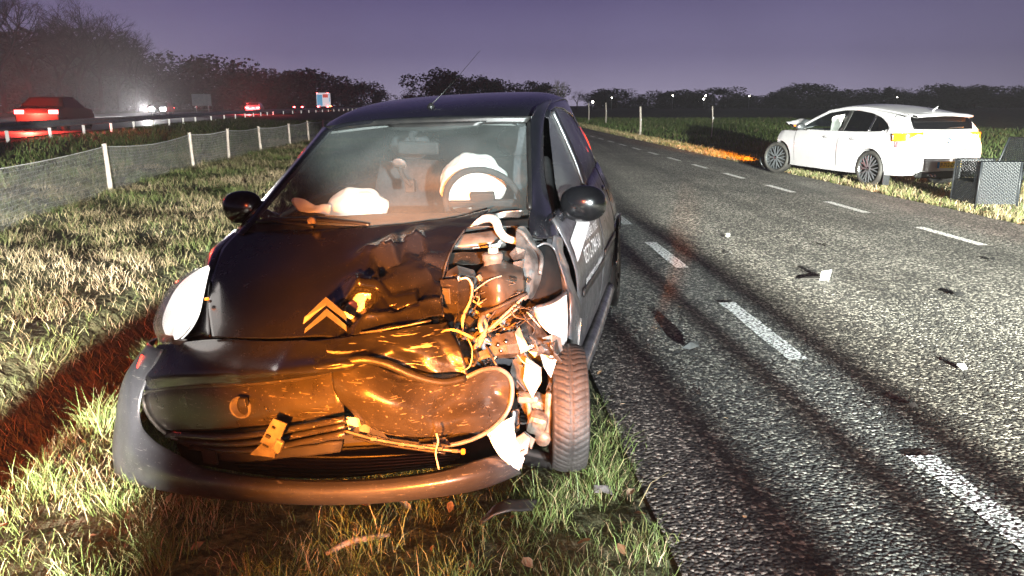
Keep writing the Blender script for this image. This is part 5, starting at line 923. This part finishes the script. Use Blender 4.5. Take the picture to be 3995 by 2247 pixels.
plq = box('number_plate', (0, -.125, .445), (.52, .008, .11), 'plate_yellow', wcx, .003); box('plate_band', (-.235, -.131, .445), (.05, .006, .106), 'plate_blue', plq, 0)
cu = bpy.data.curves.new('t', 'FONT'); cu.body = 'P-712-ZK'; cu.size = .10; cu.resolution_u = 2; ob = bpy.data.objects.new('t', cu); COL.objects.link(ob); tm = bpy.data.meshes.new_from_object(ob.evaluated_get(bpy.context.evaluated_depsgraph_get())); bpy.data.objects.remove(ob)
for q in tm.vertices: q.co = (-.19+q.co.x*.82, -.132, .412+q.co.y)
tm.materials.append(M['black_ink']); o = bpy.data.objects.new('plate_lettering', tm); COL.objects.link(o); o.parent = plq
# crumpled bonnet peak and opened front
patch('bonnet', [[(-.74, 3.08, .955), (0, 3.16, .99), (.74, 3.08, .955)], [(-.74, 3.35, .985), (0, 3.4, 1.04), (.74, 3.35, .985)], [(-.74, 3.55, 1.06), (-.1, 3.6, 1.12), (.72, 3.55, 1.0)], [(-.70, 3.66, 1.02), (0, 3.72, 1.0), (.66, 3.70, .92)]], 'white_paint', wcx, 24, 24, .012, lambda G: cr_noise(G, .045, 4.5, 2.)*np.array([1, 1, 1]))
patch('front_bumper_remnant', [[(-.60, 3.72, .80), (0, 3.85, .80), (.78, 3.8, .80)], [(-.52, 3.75, .3), (0, 3.88, .30), (.74, 3.85, .30)]], 'black_ink', wcx, 14, 18, .02, lambda G: cr_noise(G, .08, 6., 5.))
tube('bumper_fragment', [(-.80, 4.10, .02), (-.88, 4.18, .18), (-.80, 4.25, .26), (-.74, 4.12, .10), (-.70, 4.05, .02)], .022, 'rim', wcx, 6)
# cabin
box('cabin_floor', (0, 1.7, .5), (1.4, 2.4, .05), 'interior', wcx, 0); patch('dashboard', [[(-.7, 2.95, .93), (.7, 2.95, .93)], [(-.7, 2.55, .94), (.7, 2.55, .94)], [(-.7, 2.5, .6), (.7, 2.5, .6)]], 'interior', wcx, 6, 6, .02)
for s in (-1, 1):
    se = patch('seat', [[(s*.36-.2, 1.62, .6), (s*.36+.2, 1.62, .6)], [(s*.36-.2, 1.55, .9), (s*.36+.2, 1.55, .9)], [(s*.36-.15, 1.48, 1.18), (s*.36+.15, 1.48, 1.18)]], 'seat', wcx, 10, 6, .1); ellipsoid('headrest', (s*.36, 1.45, 1.22), (.12, .05, .08), 'seat', se, 8)
patch('curtain_airbag', [[(-.70, 1.80, 1.26), (-.69, 2.0, 1.24), (-.70, 2.12, 1.20)], [(-.74, 1.82, 1.1), (-.70, 2.0, 1.1), (-.74, 2.10, 1.06)], [(-.76, 1.85, .93), (-.74, 2.02, .93), (-.76, 2.10, .93)]], 'airbag', wcx, 12, 12, .02, lambda G: cr_noise(G, .02, 9.))
# wheels with paired spokes
def alloy(name, c, s, rz=0.):
    R, W = .325, .225
    t = lathe(name, [(-W*.36, R*.76), (-W*.48, R*.82), (-W*.5, R*.9), (-W*.40, R), (0, R*1.004), (W*.40, R), (W*.5, R*.9), (W*.48, R*.82), (W*.36, R*.76)], 48, 'rubber', wcx); t.location = c; t.rotation_euler = (0, 0, rz)
    lathe('rim', [(W*.44, R*.78), (W*.36, R*.74), (-W*.36, R*.74), (-W*.44, R*.78)], 40, 'rim', t)
    lathe('wheel_barrel', [(-.02*-s, 0), (-.02*-s, .20), (.0, .235)], 32, 'dark', t)
    for k in range(10):
        a = k*2*math.pi/10
        for dlt in (-.10, .10):
            V2 = []
            for (r, da, hw2, xx) in ((.035, 0, .010, .104), (.12, dlt*.5, .009, .100), (.18, dlt*1.2, .008, .096), (.240, dlt*1.7, .008, .092)):
                for q in (-1, 1):
                    ang = a+da; V2.append((s*xx, r*math.cos(ang)-q*hw2*math.sin(ang), r*math.sin(ang)+q*hw2*math.cos(ang)))
            meshobj('spoke', V2, [(2*i, 2*i+1, 2*i+3, 2*i+2) for i in range(3)], 'spoke', t, False, .014)
    lathe('hub_cap', [(s*.09, .045), (s*.112, .03), (s*.113, 0)], 18, 'chrome', t)
    return t
M['spoke'] = mat('grey_alloy_spoke', (.22, .24, .26), .32, .7, .5, var=(.16, .17, .19), vscale=20)
alloy('rear_wheel', (-.775, .80, .315), -1); alloy('rear_wheel', (.775, .80, .315), 1); alloy('front_wheel', (-.82, 3.60, .315), -1, .30); alloy('front_wheel', (.775, 3.49, .315), 1, .3)
plate('mud_flap', [(-.86, .42, .30), (-.72, .42, .30), (-.74, .40, .06), (-.88, .40, .06)], 'rim', wcx, .008)
# ------------------------------------------------------------------ wicker garden chair: a frame with woven bands
wk = empty('wicker_chair', (6.78, 11.2, -.03), (0, 0, math.radians(-3))); tag(wk, 'grey woven wicker armchair standing on the verge behind the white car', 'chair')
def woven(name, o_, ax, ay, nu, nv, r=.006, par=wk):
    """interlaced strands over the parallelogram o + u*ax + v*ay"""
    o_, ax, ay = Vector(o_), Vector(ax), Vector(ay); nrm = ax.cross(ay).normalized(); parts = []
    lu, lv = ax.length/nu, ay.length/nv
    for i in range(nu):
        pts = [o_+ax*((i+.5)/nu)+ay*(j/nv)+nrm*(r*.9*(1 if (i+j) % 2 else -1)) for j in range(nv+1)]; e = ax.normalized()*lu*.36; parts.append(([q-e for q in pts]+[q+e for q in pts], [(k, k+1, k+nv+2, k+nv+1) for k in range(nv)]))
    for j in range(nv):
        pts = [o_+ay*((j+.5)/nv)+ax*(i/nu)+nrm*(r*.9*(-1 if (i+j) % 2 else 1)) for i in range(nu+1)]; e = ay.normalized()*lv*.36; parts.append(([q-e for q in pts]+[q+e for q in pts], [(k, k+1, k+nu+2, k+nu+1) for k in range(nu)]))
    return multi(name, parts, 'wicker', par)
D_, W_, A_ = .56, .70, .68    # depth (+x), width (y), arm height; the chair faces the road
for (x, y) in ((0, 0), (0, W_), (D_, 0), (D_, W_)): tube('leg', [(x+.02*(x > 0), y-W_/2, -.02), (x, y-W_/2, A_)], .018, 'wicker', wk, 8, 2, False)
for y in (-W_/2, W_/2):
    woven('arm_panel', (.0, y, .07), (D_, 0, 0), (0, 0, A_-.07), 22, 30); woven('arm_front', (-.004, y+(-.0 if y < 0 else -.13), .30), (0, .13, 0), (0, 0, A_-.30), 6, 16)
    woven('arm_rest', (0, y-(.0 if y < 0 else .11), A_+.004), (D_, 0, 0), (0, .11, 0), 22, 5)
woven('front_apron', (-.006, -W_/2, .07), (0, W_, 0), (0, 0, .30), 28, 13); woven('seat_base', (0, -W_/2, .38), (D_, 0, 0), (0, W_, 0), 22, 26)
woven('backrest', (D_+.01, -W_/2, .38), (0, W_, 0), (.17, 0, .62), 28, 26); woven('back_panel', (D_+.03, -W_/2, .07), (0, W_, 0), (.02, 0, .40), 26, 16)
tube('back_rail', [(D_+.18, -W_/2, 1.0), (D_+.18, W_/2, 1.0)], .016, 'wicker', wk, 8, 2, False)
for y in (-W_/2, W_/2): tube('back_post', [(D_, y, .38), (D_+.18, y, 1.0)], .016, 'wicker', wk, 8, 2, False)

lamp('indicator_light', 'SPOT', (6.45, 17.3, .55), (1.0, .26, .015), 9000, .04, (6.0, 24, -.1), 15, .7)
tl2 = lamp('tail_indicator_light', 'POINT', (1.02, -.06, .93), (1.0, .25, .015), 60, .03); tl2.parent = wcx
# ------------------------------------------------------------------ motorway traffic
def far_car(name, loc, rz, label, m_body, front, scale=1.):
    r = empty(name, loc, (0, 0, rz)); r.scale = (scale,)*3; tag(r, label, 'car')
    prof = [(-2.1, .35), (-2.15, .75), (-1.95, .95), (-1.5, 1.02), (-1.0, 1.42), (.3, 1.45), (.95, 1.0), (1.9, .88), (2.1, .7), (2.1, .35)]
    V = [(s*(.86 if z < 1.05 else .66), y, z) for s in (-1, 1) for y, z in prof]; n = len(prof)
    meshobj('body', V, [tuple(range(n))[::-1], tuple(range(n, 2*n))]+[(i, i+1, i+n+1, i+n) for i in range(n-1)]+[(n-1, 0, n, 2*n-1)], m_body, r, False, 0, .06)
    for s in (-1, 1): meshobj('side_window', [(s*.80, -1.3, 1.07), (s*.80, .75, 1.07), (s*.69, .3, 1.40), (s*.69, -.95, 1.38)], [(0, 1, 2, 3)], 'black_ink', r, False)
    meshobj('rear_window', [(-.66, -1.50, 1.08), (.66, -1.50, 1.08), (.58, -1.08, 1.40), (-.58, -1.08, 1.40)], [(0, 1, 2, 3)], 'black_ink', r, False)
    for s in (-1, 1):
        for y in (-1.35, 1.35): t = lathe('wheel', [(-.1, .2), (-.1, .3), (.1, .3), (.1, .2)], 20, 'rubber', r, 'x', (s*.76, y, .3))
        box('tail_lamp', (s*.66, -2.12, .80), (.36, .08, .16), TL, r, .02); box('head_lamp', (s*.62, 2.06, .70), (.50 if front else .36, .12, .34 if front else .20), HL if front else 'white_plastic', r, .03)
    return r
TL = mat('tail_lamp_on', (.6, .02, .02), .3, emit=(1, .05, .05), estr=40); HL = mat('head_lamp_on', (1, 1, 1), .3, emit=(1, .97, .95), estr=600)
hd = math.atan(.18)
def on_hw(y, lane): return (float(hw(y))-lane, y, .055)
far_car('passing_car', on_hw(43, 3.2), hd, 'dark car with red tail lamps passing behind the barrier, nearest the netting fence', 'black_ink', False, 1.25)
far_car('oncoming_car', on_hw(100, 13.), hd+math.pi, 'oncoming car with dazzling white headlamps on the motorway', 'black_ink', True, 1.1)
far_car('leaving_car', on_hw(112, 3.0), hd, 'pale car with red tail lamps on the motorway behind the truck', 'white_paint', False, 1.15)
far_car('queueing_car', on_hw(145, 4.0), hd, 'small car with red tail lamps just behind the white box truck', 'black_ink', False, 1.1)
lamp('head_light', 'SPOT', (hw(96)-13.6, 95.5, .9), (1, .96, .94), 60000, .15, (hw(60)-10, 55, -.2), 60, .6)
lamp('tail_light', 'POINT', (hw(40)-3.3, 39.6, .95), (1, .05, .03), 2500, .2); lamp('tail_light', 'POINT', (hw(108)-3.0, 108.0, .95), (1, .05, .05), 4000, .2)
tk = empty('box_truck', on_hw(165, 3.4), (0, 0, hd)); tag(tk, 'white box truck with coloured side panel and red marker lamps on the motorway', 'truck')
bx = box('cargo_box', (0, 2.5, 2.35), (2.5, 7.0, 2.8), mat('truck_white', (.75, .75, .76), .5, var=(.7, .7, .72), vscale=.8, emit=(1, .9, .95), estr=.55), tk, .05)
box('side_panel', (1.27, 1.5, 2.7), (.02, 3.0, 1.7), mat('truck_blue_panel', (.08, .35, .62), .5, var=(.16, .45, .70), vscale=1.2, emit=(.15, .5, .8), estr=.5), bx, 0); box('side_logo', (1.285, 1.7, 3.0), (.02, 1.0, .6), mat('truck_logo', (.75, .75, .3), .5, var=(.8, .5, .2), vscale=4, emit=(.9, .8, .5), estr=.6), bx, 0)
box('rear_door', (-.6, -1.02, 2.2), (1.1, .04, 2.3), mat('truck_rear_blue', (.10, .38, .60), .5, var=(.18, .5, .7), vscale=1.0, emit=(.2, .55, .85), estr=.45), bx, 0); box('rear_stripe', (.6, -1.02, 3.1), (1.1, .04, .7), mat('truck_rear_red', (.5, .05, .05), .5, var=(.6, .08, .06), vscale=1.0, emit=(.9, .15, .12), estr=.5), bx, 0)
box('cab', (0, 7.2, 1.7), (2.4, 2.0, 2.5), 'black_ink', tk, .15); box('chassis', (0, 3.2, .75), (1.2, 9.2, .3), 'black_ink', tk, .02)
for s in (-1, 1):
    for y in (-.2, 1.0, 7.0): lathe('wheel', [(-.15, .3), (-.15, .5), (.15, .5), (.15, .3)], 20, 'rubber', tk, 'x', (s*1.05, y, .5))
    box('tail_lamp', (s*1.0, -1.08, .85), (.4, .08, .22), TL, tk, .02)
for y in (1.5, 3.5, 5.5, 8.0): box('marker_lamp', (1.3, y, .95), (.06, .25, .16), mat('marker_on', (.8, .3, .05), .3, emit=(1, .35, .05), estr=14) if y < 7 else TL, tk, .02)
for s in (-1, 1): box('roof_lamp', (s*1.1, -1.03, 3.7), (.16, .06, .1), TL, tk, .01)
sg = empty('road_sign', (hw(88)-28.0, 88, .02)); sg.location.x = ux(515, 88); tag(sg, 'small blank grey road sign on two legs beside the motorway', 'sign')
box('sign_panel', (0, 0, 1.9), (2.2, .06, 1.3), mat('sign_back', (.30, .31, .33), .5, .3, var=(.24, .25, .27), vscale=2), sg, .02)
for s in (-1, 1): tube('leg', [(s*.7, .05, 0), (s*.7, .05, 2.4)], .07, 'galv', sg, 8, 2, False)
# ------------------------------------------------------------------ wreckage on road and verge
def frag(name, pts, m_, loc, rot, label, th=.008):
    A = [Vector(p) for p in pts]; c = sum(A, Vector())/len(A)+Vector((0, 0, .02)); n = len(A)
    o = meshobj(name, A+[c], [(i, (i+1) % n, n) for i in range(n)], m_, None, False, th); o.location = loc; o.rotation_euler = rot; tag(o, label, 'debris'); return o
quad = lambda a, b: [(-a, -b, 0), (-a*.2, -b*1.15, .01), (a, -b*.7, 0), (a*.85, b*.8, .015), (a*.1, b, 0), (-a*.9, b*.75, .01)]
o = empty('lamp_fragment', (2.62, 6.19, .0)); tag(o, 'white angular lamp fragment with a flat grey tongue on the asphalt', 'debris')
meshobj('white_piece', [(0, 0, .0), (.09, .02, .0), (.11, .03, .085), (.02, .01, .075), (.05, .05, .04)], [(0, 1, 4), (1, 2, 4), (2, 3, 4), (3, 0, 4)], 'white_plastic', o, False, .008); plate('grey_tongue', [(-.16, 0, .012), (0, -.02, .02), (.02, .03, .03), (-.12, .03, .02)], 'plastic_dusty', o, .008)
frag('trim_fragment', [(-.06, 0, .008), (-.015, -.02, .0), (.05, -.02, .012), (.055, .008, .035), (-.012, .014, .03)], 'plastic', (1.09, 4.35, .006), (0, 0, .4), 'black curved plastic fragment lying between verge and dashed line')
frag('plastic_chip', quad(.035, .025), 'white_plastic', (2.54, 3.985, .012), (.3, .2, .6), 'white plastic chip lying right of the dashed line near the road middle')
frag('plastic_chip', quad(.05, .014), 'plastic_light', (1.97, 3.42, .012), (.1, .3, .7), 'narrow pale plastic chip beside the long worn dash', .006)
frag('plastic_chip', quad(.022, .022), 'white_plastic', (2.42, 8.27, .03), (1.2, .2, .2), 'tiny white upright chip at the tip of a long shadow')
frag('plastic_chip', quad(.06, .014), 'plastic_light', (2.18, 7.32, .01), (0, .1, 1.2), 'flat grey plastic strip lying crosswise on the road')
frag('plastic_chip', quad(.05, .02), 'plastic_dusty', (3.3, 7.75, .01), (0, .1, .9), 'dark grey flat chip near the road middle')
frag('plastic_chip', quad(.06, .022), 'plastic', (3.49, 5.65, .012), (.2, .1, .5), 'black plastic chip near the far lane dashes')
frag('plastic_chip', quad(.05, .02), 'plastic', (4.6, 7.0, .01), (.1, .1, .9), 'black sliver on the far lane beside the dashes', .006)
random.seed(21); V, F = [], []
for i in range(150):
    x, y = random.uniform(.7, 5.8), random.uniform(2.2, 13)**1.0; s = random.uniform(.003, .009); n0 = len(V); a = random.uniform(0, 6.3)
    V += [(x+s*math.cos(a+k*2.1), y+s*math.sin(a+k*2.1), .005) for k in range(3)]+[(x, y, .006+s*1.1)]; F += [(n0, n0+1, n0+3), (n0+1, n0+2, n0+3), (n0+2, n0, n0+3)]
cr_ = meshobj('glass_crumbs', V, F, 'plastic_light', None, False); tag(cr_, 'tiny crumbs of glass and plastic strewn over the asphalt', 'debris', kind='stuff')
tg = lambda x, y: float(gz(x, y))
stk = tube('broken_branch', [(-.63, 2.236, tg(-.63, 2.236)+.02), (-.56, 2.27, tg(-.56, 2.27)+.035), (-.50, 2.30, tg(-.5, 2.3)+.03), (-.43, 2.335, tg(-.43, 2.335)+.02)], [.008, .012, .012, .007], 'brown_hose', None, 8); tag(stk, 'short pale broken branch lying in the verge grass below the bumper', 'branch')
o = patch('torn_bumper_piece', [[(-.11, 2.34, .03), (-.02, 2.36, .07), (.07, 2.40, .05)], [(-.10, 2.38, .04), (-.01, 2.41, .085), (.08, 2.44, .06)], [(-.09, 2.42, .01), (0, 2.45, .03), (.09, 2.47, .02)]], 'plastic', None, 10, 14, .008, lambda G: cr_noise(G, .012, 20.)); tag(o, 'torn black plastic bumper piece lying in the grass before the car', 'debris')
frag('clear_shard', quad(.04, .018), 'plastic_light', (.34, 2.55, tg(.34, 2.55)+.05), (.2, .3, .3), 'clear lens shard lying in grass below the bare wheel', .004)

# ------------------------------------------------------------------ damp night air
hz = bpy.data.materials.new('night_haze'); hz.use_nodes = True; ht = hz.node_tree; ht.nodes.clear()
ho = N('ShaderNodeOutputMaterial', ht); hv = N('ShaderNodeVolumePrincipled', ht); hv.inputs['Color'].default_value = (.85, .85, .88, 1); hv.inputs['Density'].default_value = .0009; hv.inputs['Anisotropy'].default_value = .35
ht.links.new(hv.outputs[0], ho.inputs['Volume'])
V, F = box_data((0, 290, 20), (960, 680, 48)); o = meshobj('haze', V, F, hz, None, False); tag(o, kind='stuff')
